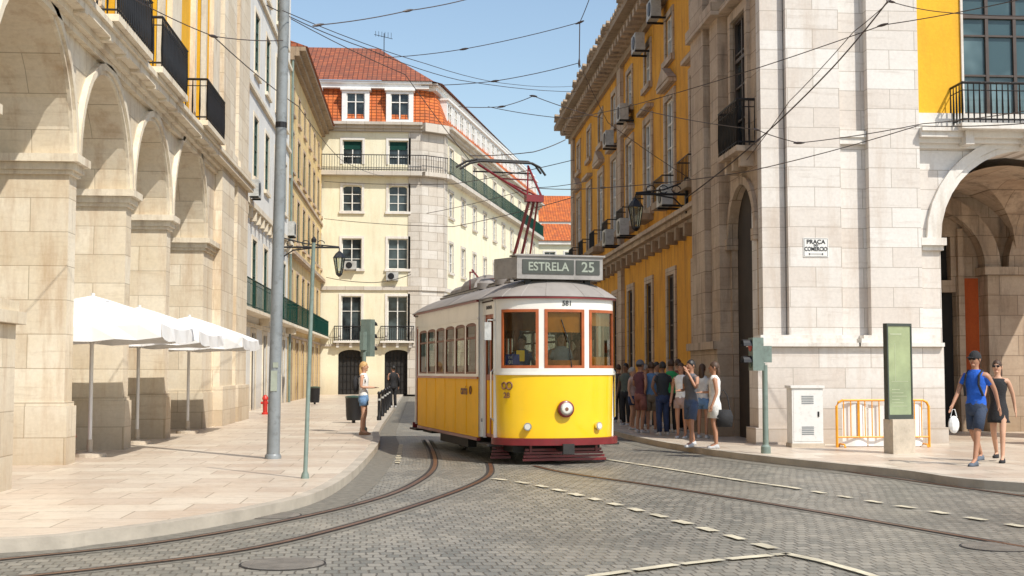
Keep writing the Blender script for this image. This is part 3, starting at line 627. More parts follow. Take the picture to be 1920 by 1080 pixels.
# street name sign
S=thing('street_sign','white street name plaque on the marble pilaster','sign',(ux(1526),Y0-.235,zz(466,1526)))
m=MB(); m.box(-.265,.265,-.0,.014,-.20,.20); m.build('plaque','wpaint',S)
m=MB()
for a,b,c,d in ((-.25,.25,.18,.186),(-.25,.25,-.186,-.18),(-.25,-.244,-.18,.18),(.244,.25,-.18,.18)): m.box(a,b,-.003,0,c,d)
m.build('border','ink',S)
for b_,sz,z in (('PRAÇA',.12,.115),('DO',.055,.045),('COMERCIO',.12,-.035)):
    text(b_,sz,'ink',S,(0,-.004,z),(PI/2,0,0),sx=.78 if len(b_)>5 else 1.05,bold=.003)
m=MB(); m.box(-.14,.14,-.003,0,-.142,-.132)
for s in(-1,1): m.box(s*.14-.012,s*.14+.012,-.003,0,-.155,-.12)
m.build('arrow','ink',S)
# ================= wall lanterns
def lantern(x,y,z,dx,label,s=1.0):
    t=thing('wall_lantern',label,'lantern',(x,y,z))
    m=MB(); m.tube([(0,0,0),(dx,0,0)],.035*s,6); m.tube([(0,0,.35*s),(dx*.45,0,.12*s),(dx,0,.03)],.022*s,5)
    m.tube([(0,0,-.45*s),(dx*.25,0,-.1*s),(dx*.6,0,-.02)],.024*s,5)
    for k in range(3):
        c=dx*(.2+.25*k); m.tube([(c+.12*s*math.cos(a),0,.13*s+.1*s*math.sin(a)) for a in [q*PI/5 for q in range(10)]],.014*s,4)
    m.box(-.04,.04,-.06,.06,-.5*s,.45*s); m.build('bracket','iron',t)
    m=MB(); m.tube([(dx,0,0),(dx,0,-.12*s)],.015*s,5); m.lathe([(.03*s,-.12*s),(.12*s,-.2*s),(.20*s,-.32*s),(.21*s,-.35*s)],(dx,0,0),6); m.lathe([(.1*s,-.86*s),(.11*s,-.9*s),(.03*s,-.98*s)],(dx,0,0),6)
    for k in range(6):
        a=2*PI*k/6; m.tube([(dx+.19*s*math.cos(a),.19*s*math.sin(a),-.35*s),(dx+.1*s*math.cos(a),.1*s*math.sin(a),-.87*s)],.014*s,4)
    m.build('cage','iron',t); m=MB(); m.lathe([(.18*s,-.355*s),(.09*s,-.86*s)],(dx,0,0),6); m.build('glass','lglass',t)
lantern(7.0,33.0,6.25,-1.35,'black iron lantern on a scrolled bracket on the orange building')
lantern(-6.35,58,7.2,2.75,'black iron lantern on a bracket on the left side of the street',1.35)
# ================= parasols
def parasol(x,y,label):
    t=thing('parasol',label,'parasol',(x,y,PV),group='white parasols under the arcade'); w=1.48; ze,za=2.28,2.82
    m=MB(); K=8
    for s in range(4):
        c=[(-w,-w),(w,-w),(w,w),(-w,w)]; a=c[s]; b=c[(s+1)%4]
        g=lambda t_,r:((a[0]+(b[0]-a[0])*t_)*r,(a[1]+(b[1]-a[1])*t_)*r,za-(za-ze)*r**1.1-.06*math.sin(PI*t_)*r)
        for i in range(K):
            for j in range(6): 
                r0,r1=j/6,(j+1)/6; m.quad(g(i/K,r0),g((i+1)/K,r0),g((i+1)/K,r1),g(i/K,r1))
            p=g(i/K,1);q=g((i+1)/K,1); o1=.02*math.sin(i*2.4+s); o2=.02*math.sin((i+1)*2.4+s); m.quad(p,q,(q[0]*(1.0+o2),q[1]*(1+o2),q[2]-.24+o2),(p[0]*(1+o1),p[1]*(1+o1),p[2]-.24+o1))
    m.build('canopy','canvas',t)
    m=MB(); m.tube([(0,0,.05),(0,0,za+.04)],.035,8); m.build('pole','wpaint',t)
    m=MB(); m.lathe([(.28,0),(.28,.06),(.05,.09),(.05,.3)],n=16); m.build('base','concrete',t)
    for cx,cy in ((-w,-w),(w,-w),(w,w),(-w,w)):
        m=MB(); m.tube([(0,0,za-.08),(cx*.98,cy*.98,ze-.04)],.014,5); m.tube([(0,0,1.95),(cx*.5,cy*.5,(za+ze)/2-.12)],.012,5); m.build('rib','wpaint',t)
parasol(-5.72,22.95,'white square parasol under the arcade, nearest of three'); parasol(-5.78,27.0,'white square parasol under the arcade, middle of three'); parasol(-5.55,31.5,'white square parasol under the arcade, farthest of three')
# ================= poles, traffic lights etc
c=G(512,860,PV); t=thing('tram_wire_pole','tall round grey steel pole on the left pavement','pole',(c.x,c.y,PV)); t.rotation_euler=(0,R(.7),0)
m=MB(); m.lathe([(.115,0),(.11,.3),(.10,4),(.085,12)],n=16); m.lathe([(.14,0),(.14,.05),(.12,.08)],n=16); m.build('shaft','steel',t,'a'); 
for z in (8.0,5.7): m=MB(); m.lathe([(.10,z),(.10,z+.1)],n=12); m.build('clamp','iron',t)
m=MB(); m.box(-.06,.05,-.113,-.104,1.15,1.5); m.box(-.03,.06,-.112,-.103,1.55,1.64); m.build('sticker_residue','stext',t)
c=G(572,897,PV); t=thing('slim_pole','slim grey green pole at the pavement edge','pole',(c.x,c.y,PV)); t.rotation_euler=(0,R(1.5),0); m=MB(); m.lathe([(.06,0),(.05,.06),(.030,.1),(.027,3.3)],n=10); m.build('shaft','galv',t,'a'); m=MB(); m.lathe([(.034,3.3),(.038,3.34),(.01,3.38)],n=10); m.build('cap','iron',t)
def tlight(x,y,rz,n,z,label,mat='galv'):
    t=thing('traffic_light',label,'traffic light',(x,y,PV),rz); m=MB(); m.lathe([(.09,0),(.09,.12),(.055,.16),(.05,z+.1)],n=12); m.build('pole',mat,t,'a')
    hz=.3*n; m=MB(); m.box(-.14,.14,-.26,-.06,z,z+hz); m.box(-.04,.04,-.06,.0,z+.1,z+.14); m.build('housing',mat,t)
    for k in range(n):
        zc=z+.15+.3*k; q=MB()
        for i in range(7):
            a0=PI*i/7-.0; a1=PI*(i+1)/7; r=.12; q.quad((r*math.cos(a0),-.26,zc+r*math.sin(a0)),(r*math.cos(a1),-.26,zc+r*math.sin(a1)),(r*math.cos(a1),-.42,zc+r*math.sin(a1)),(r*math.cos(a0),-.42,zc+r*math.sin(a0)))
        q.build('visor','iron',t); q=MB(); q.lathe([(.1,0),(.1,.012)],(0,-.275,zc),14,'y'); q.build('lens',['gframe','orangec','redp'][k if n==3 else (0,2)[k]],t)
    m=MB(); m.box(-.05,.05,-.05,.12,z+.15,z+.6 if n==3 else z+.45); m.build('bracket',mat,t)
tlight(-1.32,31.2,R(150),3,1.85,'green grey traffic light behind the woman in a white top')
c=G(1436,850,PV); tlight(c.x,c.y,R(-88),2,1.5,'pedestrian traffic light on a green grey post by the marble pavilion')
def bin_(px,py,hh,label):
    c=G(px,py,PV); t=thing('litter_bin',label,'litter bin',(c.x,c.y,PV)); m=MB(); m.lathe([(.2,.08),(.22,.2),(.24,hh-.08),(.25,hh-.06)],n=16); m.build('body','iron',t,'a'); m=MB(); m.lathe([(.25,hh-.05),(.26,hh-.02),(.2,hh),(.0,hh+.02)],n=16); m.build('rim','gframe',t,'a'); m=MB(); m.tube([(0,0,0),(0,0,.1)],.05,8); m.build('foot','iron',t)
bin_(663,793,.78,'dark cylindrical litter bin beside the woman in a white top'); bin_(590,758,.8,'small dark litter bin by the far left building wall')
t0=None
for i in range(6):
    y=39.5+i*3.4; 
    if not t0:
        t0=thing('bollard','dark iron bollard by the kerb, nearest of the row','bollard',(-1.2,y,PV),group='bollards along the left kerb'); m=MB(); m.lathe([(.07,0),(.07,.1),(.05,.14),(.045,.78),(.06,.8),(.06,.84),(.03,.88)],n=10); m.build('post','iron',t0,'a'); m=MB(); m.lathe([(.052,.6),(.052,.66)],n=10); m.build('band','alu',t0)
    else: dup(t0,(-1.2,y,PV),label='dark iron bollard by the kerb, %s from the near end of the row'%ordn[i])
c=G(497,777,PV); t=thing('fire_hydrant','small red fire hydrant by the left facade','fire hydrant',(c.x,c.y,PV)); m=MB(); m.lathe([(.12,0),(.12,.06),(.08,.08),(.08,.5),(.11,.52),(.1,.6),(.03,.68)],n=12); m.build('barrel','redp',t,'a'); m=MB(); m.tube([(-.15,0,.4),(.15,0,.4)],.045,8); m.build('outlet','redp',t)
c=G(1510,838,PV); t=thing('utility_cabinet','white street utility cabinet in front of the marble plinth','cabinet',(c.x,c.y,PV)); m=MB(); m.box(-.31,.31,-.18,.18,.08,1.16); m.build('case','cab',t); m=MB(); m.box(-.34,.34,-.21,.21,1.16,1.21); m.build('lid','cab',t); m=MB(); m.box(-.33,.33,-.2,.2,0,.08); m.build('base','concrete',t)
m=MB(); m.box(-.28,.28,-.187,-.181,.12,1.12); m.build('door','cab',t)
for q in(0,1):
    m=MB(); 
    for k in range(5): m.box(-.12+q*.0,.12,-.192,-.187,.25+q*.6+k*.035,.268+q*.6+k*.035)
    m.build('vent','steel',t)
m=MB(); m.box(.2,.23,-.2,-.187,.6,.7); m.build('handle','iron',t)
# barrier
c0=G(1565,838,PV); c1=G(1742,838,PV)
t=thing('crowd_barrier','orange yellow metal crowd barrier with white sheet against the pavilion','barrier',(c0.x,c0.y-.15,PV)); W=c1.x-c0.x; m=MB()
m.tube([(0,0,0),(0,0,.8),(.04,0,.88),(.12,0,.92),(W-.12,0,.92),(W-.04,0,.88),(W,0,.8),(W,0,0)],.026,6); m.tube([(0,0,.2),(W,0,.2)],.018,6); m.tube([(.45,0,.2),(.45,0,.92)],.018,6)
m.build('frame','baryel',t)
for k in range(1,13):
    m=MB(); m.tube([(W*k/13,0,.2),(W*k/13,0,.92)],.012,5); m.build('bar','baryel',t)
for k in(.1,W-.1): m=MB(); m.tube([(k,-.2,.0),(k,-.15,.06),(k,.15,.06),(k,.2,.0)],.018,5); m.build('foot','baryel',t)
for a0,a1 in ((.14,.62),(.66,W-.1)):
    m=MB(); nn=10
    for i in range(nn):
        a=a0+(a1-a0)*i/nn; b=a0+(a1-a0)*(i+1)/nn; f=lambda q:.05+.03*math.sin(q*11); m.quad((a,f(a),.02),(b,f(b),.02),(b,f(b)+.0,.84+.03*math.sin(b*5)),(a,f(a),.84+.03*math.sin(a*5)))
    m.build('sheet','canvas',t)
# info panel
c=G(1687,850,PV); t=thing('information_panel','dark framed information panel with faded green map on a pale stone base','sign',(c.x,c.y,PV),R(16))
m=MB(); m.box(-.24,.24,-.14,.14,0,.62); m.build('base','concrete',t); m=MB(); m.box(-.27,-.245,-.06,.06,.62,2.36); m.box(.245,.27,-.06,.06,.62,2.36); m.box(-.245,.245,-.06,.06,.62,.70); m.box(-.245,.245,-.06,.06,2.31,2.36); m.build('frame','pframe',t)
m=MB(); m.box(-.245,.245,-.045,.045,.70,2.31); m.build('poster','poster',t)
m=MB(); 
for k in range(6): m.box(-.18,.15-.08*(k%3),-.048,-.045,.85+k*.06,.862+k*.06)
m.box(-.2,.05,-.048,-.045,2.15,2.18); m.box(-.18,.18,-.0475,-.045,1.3,1.31); m.box(-.1,-.09,-.0475,-.045,1.31,2.0); m.build('printing','faint',t)
# hedge
t=thing('hedge','clipped green hedge at the right edge beside the arch','hedge',(13.75,25.2,PV)); m=MB()
for k in range(5000):
    x=random.uniform(-.95,.95);y=random.uniform(-.4,.4);z=random.uniform(.15,1.25)
    if random.random()<.8: 
        q=random.choice((0,1,2)); 
        if q==0:y=-.4+random.uniform(-.03,.05)
        elif q==1:z=1.22+random.uniform(-.06,.05)
        else:x=-.95+random.uniform(-.04,.05)
    a=Vector((random.gauss(0,1),random.gauss(0,1),random.gauss(0,1))).normalized(); b=a.orthogonal().normalized(); a*=.045;b*=.025; p=Vector((x,y,z))
    m.quad(p-a,p-b,p+a,p+b)
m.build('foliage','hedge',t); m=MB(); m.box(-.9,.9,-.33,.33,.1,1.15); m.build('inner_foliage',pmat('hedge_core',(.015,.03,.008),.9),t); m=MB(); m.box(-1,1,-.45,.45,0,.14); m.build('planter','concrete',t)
# ================= wires
def wire(pts,label,r=.012,clamp=()):
    P=[AY(a,b,y) for a,b,y in pts]; t=thing('overhead_wire',label,'wire',tuple(P[0])); m=MB(); Q=[]
    for a,b in zip(P,P[1:]):
        n=6
        for k in range(n): 
            f=k/n; q=a.lerp(b,f); q=q-Vector((0,0,.02*(b-a).length**.5*4*f*(1-f))); Q.append(tuple(q-P[0]))
    Q.append(tuple(P[-1]-P[0])); m.tube(Q,r*.66,5); m.build('cable','insul',t)
    for k in clamp:
        d=P[k]-P[0]; e=(P[min(k+1,len(P)-1)]-P[max(k-1,0)]).normalized()*.11
        m=MB(); m.tube([tuple(d-e),tuple(d-e*.3),tuple(d+e*.3),tuple(d+e)],[.012,.026,.026,.012],6); m.build('insulator','insul',t)
wire([(597,47,21),(765,20,22),(900,-8,23)],'wire with insulator at the very top left of the sky',.014,(0,1))
wire([(500,10,21.8),(690,92,26),(860,150,33),(1080,172,46)],'long wire from the tall grey pole down across the sky',.014)
wire([(720,108,30),(870,92,29),(1087,42,28),(1106,-5,27)],'bent wire rising to the top centre of the sky',.014,(1,2))
wire([(1087,42,28),(1086,118,28)],'short vertical wire in the centre of the sky',.018,(1,))
wire([(790,160,30),(928,152,29),(1086,118,28)],'bent wire below the one reaching the top centre',.014,(1,))
wire([(860,200,30),(940,200,30),(1000,180,29),(1130,222,28)],'kinked wire above the tram pantograph',.014,(1,2))
wire([(1086,118,28),(1140,230,30),(1310,345,33)],'wire running from the sky centre to the orange facade bracket',.012)
wire([(1960,-12,20),(1655,47,22),(1220,188,27),(1060,222,32),(915,200,34)],'long wire from the top right corner to the street centre',.014,(1,))
wire([(1665,2,22),(1560,128,24),(1420,264,26),(1285,372,28)],'thick wire descending steeply from the top right',.022,(2,))
wire([(1675,-5,22),(1600,60,23),(1480,190,24.5),(1400,300,25.5)],'second steep wire beside the thick one at top right',.012)
wire([(1940,205,22),(1730,232,23),(1498,268,24),(1418,243,25),(1200,205,30)],'wire crossing the marble pilasters above the sign',.014,(2,3))
wire([(1940,230,20),(1720,236,22),(1400,322,24),(1130,352,27),(1000,352,30)],'low wire from the right balcony towards the tram',.014,(3,))
wire([(240,-8,18),(400,68,20),(530,76,21.7)],'wire from the left arcade top to the tall grey pole',.012,(1,))
wire([(400,68,20),(560,200,26),(640,300,40),(720,330,60)],'thin wire sloping down across the left facades',.014)
wire([(608,340,78),(850,345,60),(1075,300,50)],'distant wire spanning the street at roof level',.025)
wire([(608,410,78),(850,425,60),(1075,370,50)],'distant wire spanning the street below roof level',.025)
wire([(800,400,60),(1000,352,50),(1100,340,44)],'distant wire behind the tram pantograph',.02)
wire([(545,35,21.8),(760,140,24),(880,300,24.5)],'wire falling from the tall pole towards the pantograph',.012)
wire([(530,20,21.8),(800,120,28),(960,158,40),(1090,160,55)],'thin wire running with the long wire across the sky',.012)
wire([(880,292,24.6),(1000,285,24.5),(1060,262,25)],'contact wire just above the pantograph head',.014)
wire([(1670,3,22),(1760,22,21),(1940,30,20)],'short wire at the top right over the yellow wall',.012,(0,))
wire([(612,520,70),(700,530,60),(770,515,50)],'low distant wire left of the tram',.025)
# ================= TRAM
TR=thing('tram','yellow and white vintage tram with grey roof and raised pantograph','tram',(2.52,22.0,0),R(11.3))
def epn(a,off=0,z=0,mir=False):
    x=1.08*math.sin(a); y=.62*(1-math.cos(a)); n=Vector((math.sin(a)*.62,-math.cos(a)*1.08)).normalized(); x+=n.x*off; y+=n.y*off
    return (x,8.4-y if mir else y,z)
def nose(m,a0,a1,z0,z1,off=0,th=.04,mir=False,k=None,taper=0):
    a0=R(a0);a1=R(a1); n=k or max(1,int(abs(a1-a0)/R(6))); rs=[]
    for i in range(n+1):
        a=a0+(a1-a0)*i/n; rs.append([epn(a,off-taper,z0,mir),epn(a,off,z1,mir),epn(a,off-th,z1,mir),epn(a,off-th-taper,z0,mir)])
    m.rings(rs)
WN=[(-71,-25),(-19.5,19.5),(25,71)]
ZB,ZH=1.66,2.68
for mir in (False,True):
    m=MB(); nose(m,-90,90,.46,1.56,0,.04,mir,taper=.03); m.build('front_panel' if not mir else 'rear_panel','ty',TR,'a')
    m=MB(); nose(m,-90,90,1.56,ZB,.012,.05,mir); nose(m,-90,90,ZH,2.9,.0,.04,mir)
    for a,b in ((-90,-71),(-25,-19.5),(19.5,25),(71,90)): nose(m,a,b,ZB,ZH,.0,.045,mir)
    m.build('window_surround','tw',TR,'a')
    m=MB(); nose(m,-90,90,1.545,1.575,.02,.02,mir); m.build('belt_moulding','tw',TR,'a')
    for a,b in WN:
        m=MB(); e=3.0
        nose(m,a+.01,a+e,ZB,ZH,.012,.05,mir); nose(m,b-e,b-.01,ZB,ZH,.012,.05,mir); nose(m,a+e,b-e,ZB,ZB+.05,.012,.05,mir); nose(m,a+e,b-e,ZH-.05,ZH,.012,.05,mir)
        o=m.build('window','wood',TR,'a'); m=MB(); nose(m,a+e,b-e,ZB+.05,ZH-.05,-.015,.004,mir); m.build('pane','tglass',o)
    m=MB(); nose(m,-92,92,.34,.458,.07,.1,mir); m.build('bumper','tm',TR,'a')
    m=MB(); nose(m,-92,92,2.865,2.90,.055,.06,mir); m.build('gutter','tm',TR,'a')
NW=6; wl=[(1.60+.885*i,1.60+.885*i+.78) for i in range(NW)]
for s in(-1,1):
    T=(lambda s:(lambda u,n,z:(s*(1.19+n),u,z)))(s)
    m=MB(T); wall(m,1.42,6.98,.42,1.50,[],.04); m.box(1.42,6.98,-.04,-.001,.42,.44)
    for q in range(1,6): m.box(1.42+.927*q-.008,1.42+.927*q+.008,0,.008,.46,1.46)
    m.build('side_panel','tyo',TR)
    m=MB(T); m.box(1.42,6.98,0,.03,1.47,1.51); m.build('belt_moulding','wood',TR)
    m=MB(T); wall(m,1.42,6.98,1.50,2.9,[(a,b,1.56,2.5,.05) for a,b in wl],.03,True); m.box(1.42,6.98,0,.02,2.56,2.58); m.build('side_window_surround','tw',TR)
    for a,b in wl:
        m=MB(T); m.box(a,a+.03,-.028,.004,1.56,2.46); m.box(b-.03,b,-.028,.004,1.56,2.46); m.box(a+.03,b-.03,-.028,-.0,1.56,1.6); m.box(a+.03,b-.03,-.028,-.002,2.2,2.24); m.box(a+.03,b-.03,-.028,-.002,2.44,2.49)
        o=m.build('window','seatb',TR); m=MB(T); m.quad((a+.02,-.016,1.58),(b-.02,-.016,1.58),(b-.02,-.016,2.46),(a+.02,-.016,2.46)); m.build('pane','sglass',o)
    m=MB(T); m.box(1.38,7.0,.0,.05,2.865,2.90); m.build('gutter','tm',TR)
    m=MB(T); m.box(1.45,6.95,-.05,.02,.36,.418); m.build('sill_rail','tm',TR)
    for y0_,y1_ in ((.64,1.40),(7.0,7.76)):
        T3=(lambda s:(lambda u,n,z:(s*(1.10+n),u,z)))(s)
        m=MB(T3); m.box(y0_-.02,y0_+.05,-.05,.0,.42,2.9); m.box(y1_-.05,y1_+.02,-.05,.0,.42,2.9); m.box(y0_+.05,y1_-.05,-.05,.0,2.62,2.9); m.build('door_post','tw',TR)
        m=MB(T3); 
        for q in (y0_+.05,(y0_+y1_)/2-.03,(y0_+y1_)/2+.005,y1_-.085): m.box(q,q+.035,-.07,-.03,.44,2.62)
        m.box(y0_+.05,y1_-.05,-.068,-.035,1.45,1.55); m.box(y0_+.05,y1_-.05,-.068,-.035,2.55,2.618); m.box(y0_+.05,y1_-.05,-.068,-.035,.442,.5)
        d=m.build('door','wood',TR); m=MB(T3); m.box(y0_+.08,y1_-.08,-.06,-.045,.5,1.45); m.build('lower_panel','tyo',d)
        m=MB(T3); m.quad((y0_+.08,-.05,1.55),(y1_-.08,-.05,1.55),(y1_-.08,-.05,2.55),(y0_+.08,-.05,2.55)); m.build('pane','sglass',d)
        m=MB(T3); m.tube([(y0_+.02,.0,.75),(y0_+.02,.05,.8),(y0_+.02,.05,1.6),(y0_+.02,.0,1.65)],.014,6); m.build('handrail','chrome',TR)
        m=MB(T3); m.box(y0_,y1_,-.15,.12,.30,.34); m.build('step','under',TR)
    m=MB(T); m.box(1.42,1.46,-.12,-.001,.43,2.89); m.build('corner_post','tw',TR); m=MB(T); m.box(6.94,6.98,-.12,-.001,.43,2.89); m.build('corner_post','tw',TR)
for y in (1.47,6.90):
    m=MB()
    for a,b in ((-1.14,-.45),(.45,1.14)): m.box(a,b,y,y+.03,.7,1.6)
    m.box(-1.14,1.14,y,y+.03,2.35,2.84); m.box(-.5,-.42,y,y+.03,1.6,2.35); m.box(.42,.5,y,y+.03,1.6,2.35); m.box(-1.14,-1.05,y,y+.03,1.6,2.35); m.box(1.05,1.14,y,y+.03,1.6,2.35)
    m.build('bulkhead','honey',TR)
m=MB(); m.box(-1.14,1.14,1.42,6.98,.70,.76); m.rings([[epn(R(a),-.06,.60) for a in range(-90,91,15)],[epn(R(a),-.06,.64) for a in range(-90,91,15)]]); m.box(-1.02,1.02,.62,1.42,.6,.64); m.box(-1.02,1.02,6.98,7.8,.6,.64); m.build('floor','tfloor',TR)
m=MB(); m.box(-1.13,1.13,.7,7.7,2.84,2.86); m.build('ceiling','tfloor',TR)
for i in range(6):
    for s in(-1,1):
        y=1.9+.83*i; m=MB(); m.box(s*.85-.2*1,s*.85+.2,y,y+.42,1.05,1.13); m.box(s*.85-.2,s*.85+.2,y+.42,y+.47,1.05,1.72); m.box(s*.85-.15,s*.85+.12,y+.1,y+.35,.76,1.05); m.build('seat','seatb',TR)
m=MB(); m.lathe([(.14,.64),(.14,1.35),(.17,1.37),(.17,1.42)],(-.15,.35,0),12); m.tube([(-.15,.35,1.45),(.02,.28,1.47)],.015,6); m.build('controller','iron',TR)
for a,b,z in ((27,69,2.40),(-17,17,2.28)): m=MB(); nose(m,a,b,z,2.63,-.05,.01); m.build('sun_blind','orangec',TR)
m=MB(); nose(m,29,67,1.72,1.86,-.06,.01); m.build('dash_shelf','orangec',TR); m=MB(); nose(m,-17,17,1.71,1.80,-.06,.01); m.build('dash_shelf','honey',TR)
# roof
half=[epn(R(a)) for a in range(0,90,6)]; out=[(x,y) for x,y,_ in half]+[(1.12,.66),(1.14,1.3),(1.19,1.45)]+[(1.19,1.45+.5*i) for i in range(1,11)]+[(1.19,6.95),(1.14,7.1),(1.12,7.74)]+[(x,8.4-y) for x,y,_ in reversed(half)]
ring=[(x,y) for x,y in out]+[(-x,y) for x,y in reversed(out[1:-1])]
def rp(x,y,k,dz=0):
    qy=min(max(y,1.0),7.4); X=x*1.06; Yy=y+(-.06 if y<.62 else .06 if y>7.78 else 0)
    return (X*k,qy+(Yy-qy)*k,2.90+dz+.38*(1-k**2.6))
m=MB(); m.rings([[rp(x,y,k) for x,y in ring] for k in (1,.985,.95,.9,.8,.68,.54,.4,.25,.1,.001)],True); m.build('roof','troof',TR,True)
m=MB()
for (x,y) in [ring[i] for i in (3,7,11,16,21)]+[(-a,b) for a,b in [ring[i] for i in (3,7,11,16,21)]]:
    m.tube([rp(x,y,k,.0) for k in (1,.95,.9,.8,.65,.5,.35)],.008,4)
m.build('roof_seam','troof',TR)
m=MB(); 
for x in (-.62,.62): m.box(x-.03,x+.03,1.2,7.2,3.22,3.26)
m.box(-.62,.62,1.3,7.1,3.285,3.30); m.build('roof_walkway','sgrey',TR)
for (x0,x1,y0_,y1_,h) in ((-.55,.1,4.4,5.6,.30),(-.5,.45,5.9,6.9,.24),(.2,.6,3.4,4.4,.22)):
    m=MB(); m.rings([[(x0+(x1-x0)*(.5-.5*math.cos(a)),y,3.3+h*math.sin(a)) for a in [PI*i/8 for i in range(9)]] for y in (y0_,y1_)]); m.build('resistor_box','troof',TR)
m=MB(); m.lathe([(.2,0),(.2,.12),(.12,.2),(.0,.22)],(-.6,3.1,3.2),12); m.build('roof_vent','troof',TR,'a'); m=MB(); m.lathe([(.2,0),(.2,.1),(.12,.17),(.0,.2)],(-.6,1.75,3.2),12); m.build('roof_vent','troof',TR,'a')
# destination sign
m=MB(); m.box(-.78,.80,.30,.62,3.22,3.62); m.box(-.82,.84,.27,.65,3.621,3.65); m.rings([[(-.782,.32,z),(-.782,.6,z),(-1.02,.95,z),(-1.02,.9,z)] for z in (3.24,3.6)]); o=m.build('destination_box','sgrey',TR)
for a,b in ((-.68,.26),(.30,.74)): m=MB(); m.box(a,b,.285,.30,3.31,3.56); m.build('destination_blind','sign',o)
text('ESTRELA',.21,'stext',o,(-.21,.282,3.43),(PI/2,0,0),sx=.93,bold=.004); text('25',.25,'stext',o,(.52,.282,3.43),(PI/2,0,0),bold=.004)
for x in (-.55,.55): m=MB(); m.box(x-.05,x+.05,.4,.5,3.1,3.219); m.build('sign_foot','under',o)
# front details
m=MB(); m.lathe([(.145,0),(.145,-.05),(.12,-.07)],(0,-.005,.96),20,'y'); hl=m.build('headlight','tm',TR,'a'); m=MB(); m.lathe([(.115,-.072),(.06,-.085),(.001,-.09)],(0,-.005,.96),20,'y'); m.build('lens','lens',hl,True); m=MB(); m.lathe([(.035,-.084),(.03,-.093),(.001,-.095)],(0,-.005,.96),12,'y'); m.build('bulb','brownpipe',hl)
for a in(-36,36):
    x,y,_=epn(R(a),-.01); nrm=Vector((math.sin(R(a))*.62,-math.cos(R(a))*1.08)).normalized()
    m=MB(); m.tube([(x,y,.66),(x+nrm.x*.05,y+nrm.y*.05,.66)],.068,14); l=m.build('indicator_lamp','chrome',TR); m=MB(); m.tube([(x+nrm.x*.05,y+nrm.y*.05,.66),(x+nrm.x*.06,y+nrm.y*.06,.66)],.05,14); m.build('lens','lens',l)
def onnose(a,z,off=.006):
    x,y,_=epn(R(a),off); n=Vector((math.sin(R(a))*.62,-math.cos(R(a))*1.08)).normalized(); return (x,y,z),(PI/2,0,math.atan2(n.x,-n.y))
l,r_=onnose(2,2.78); text('581',.12,'ink',TR,l,r_,bold=.002)
def ringlogo(par,a,z,rad,th,mat='brownpipe'):
    (x,y,z_),rr=onnose(a,z,.008); t=rr[2]; m=MB(); m.tube([(x+rad*math.cos(q)*math.cos(t),y+rad*math.cos(q)*math.sin(t),z+rad*1.1*math.sin(q)) for q in [2*PI*i/14 for i in range(15)]],th,5); return m.build('emblem',mat,par)
ringlogo(TR,-66,1.36,.05,.014); ringlogo(TR,-58,1.36,.055,.014)
l,r_=onnose(-62,1.19,.006); text('28',.13,'brownpipe',TR,l,r_,bold=.004)
text('ENTRADA',.085,'ink',TR,(-1.106,.98,2.74),(PI/2,0,-PI/2),bold=.002)
text('carris',.24,'brownpipe',TR,(-1.202,2.5,1.25),(PI/2,0,-PI/2),bold=.005)
m=MB(); m.tube([(-1.202,1.98+.06*math.cos(q),1.26+.07*math.sin(q)) for q in [2*PI*i/14 for i in range(15)]],.012,5); m.build('emblem','brownpipe',TR)
m=MB(); nose(m,-66,-46,1.72,1.90,-.03,.01); m.build('route_card','blue',TR); m=MB(); nose(m,-50,-40,1.78,1.97,-.04,.008); m.build('notice_card','ty',TR)
l,r_=onnose(-57,1.765,-.025); text('01',.09,'wpaint',TR,l,r_,bold=.002); l,r_=onnose(-58,1.85,-.025); text('25E',.06,'wpaint',TR,l,r_)
m=MB(); x,y,_=epn(R(-88),.02); m.tube([(x,y,2.5),(x-.16,y-.12,2.5),(x-.16,y-.12,2.45)],.012,5); m.box(x-.22,x-.1,y-.14,y-.12,2.15,2.46); m.build('mirror','alu',TR)
m=MB(); m.tube([epn(R(6),.02,ZB+.02),epn(R(3),.03,2.1),epn(R(-4),.03,2.5)],.01,4); m.build('wiper','under',TR)
# undercarriage
m=MB(); m.box(-.95,.95,1.0,7.4,.46,.66); m.box(-.62,-.5,2.0,6.4,.3,.5); m.box(.5,.62,2.0,6.4,.3,.5); m.box(-1.02,-.85,2.9,5.4,.16,.5); m.box(.85,1.02,2.9,5.4,.16,.5); m.box(-.8,.8,.5,1.3,.2,.5); m.box(-.5,.5,1.6,6.2,.18,.42); m.box(-.95,-.75,6.6,7.6,.25,.45); m.build('truck_frame','under',TR)
for y in (2.8,5.6):
    for s in(-1,1): 
        m=MB(); m.lathe([(.1,-.07),(.3,-.06),(.34,-.05),(.34,.05),(.37,.06),(.37,.075),(.1,.08)],(s*.5,y,.36),20,'x'); m.build('wheel','under',TR)
def guard(x0,x1,y,mat):
    m=MB()
    for k in range(4): z=.06+k*.055; m.box(x0-.02*(3-k),x1+.02*(3-k),y-.03*(3-k)*.8,y-.03*(3-k)*.8+.03,z,z+.042)
    for x in (x0+.1,x1-.1): m.box(x-.02,x+.02,y-.02,y+.02,.2,.42)
    return m.build('life_guard',mat,TR)
guard(-.62,.78,.35,'tm'); guard(-1.0,-.75,1.1,'tm'); m=MB(); m.box(-.06,.06,-.15,.4,.24,.33); m.box(-.1,.1,-.2,-.14,.2,.37); m.build('coupler','under',TR)
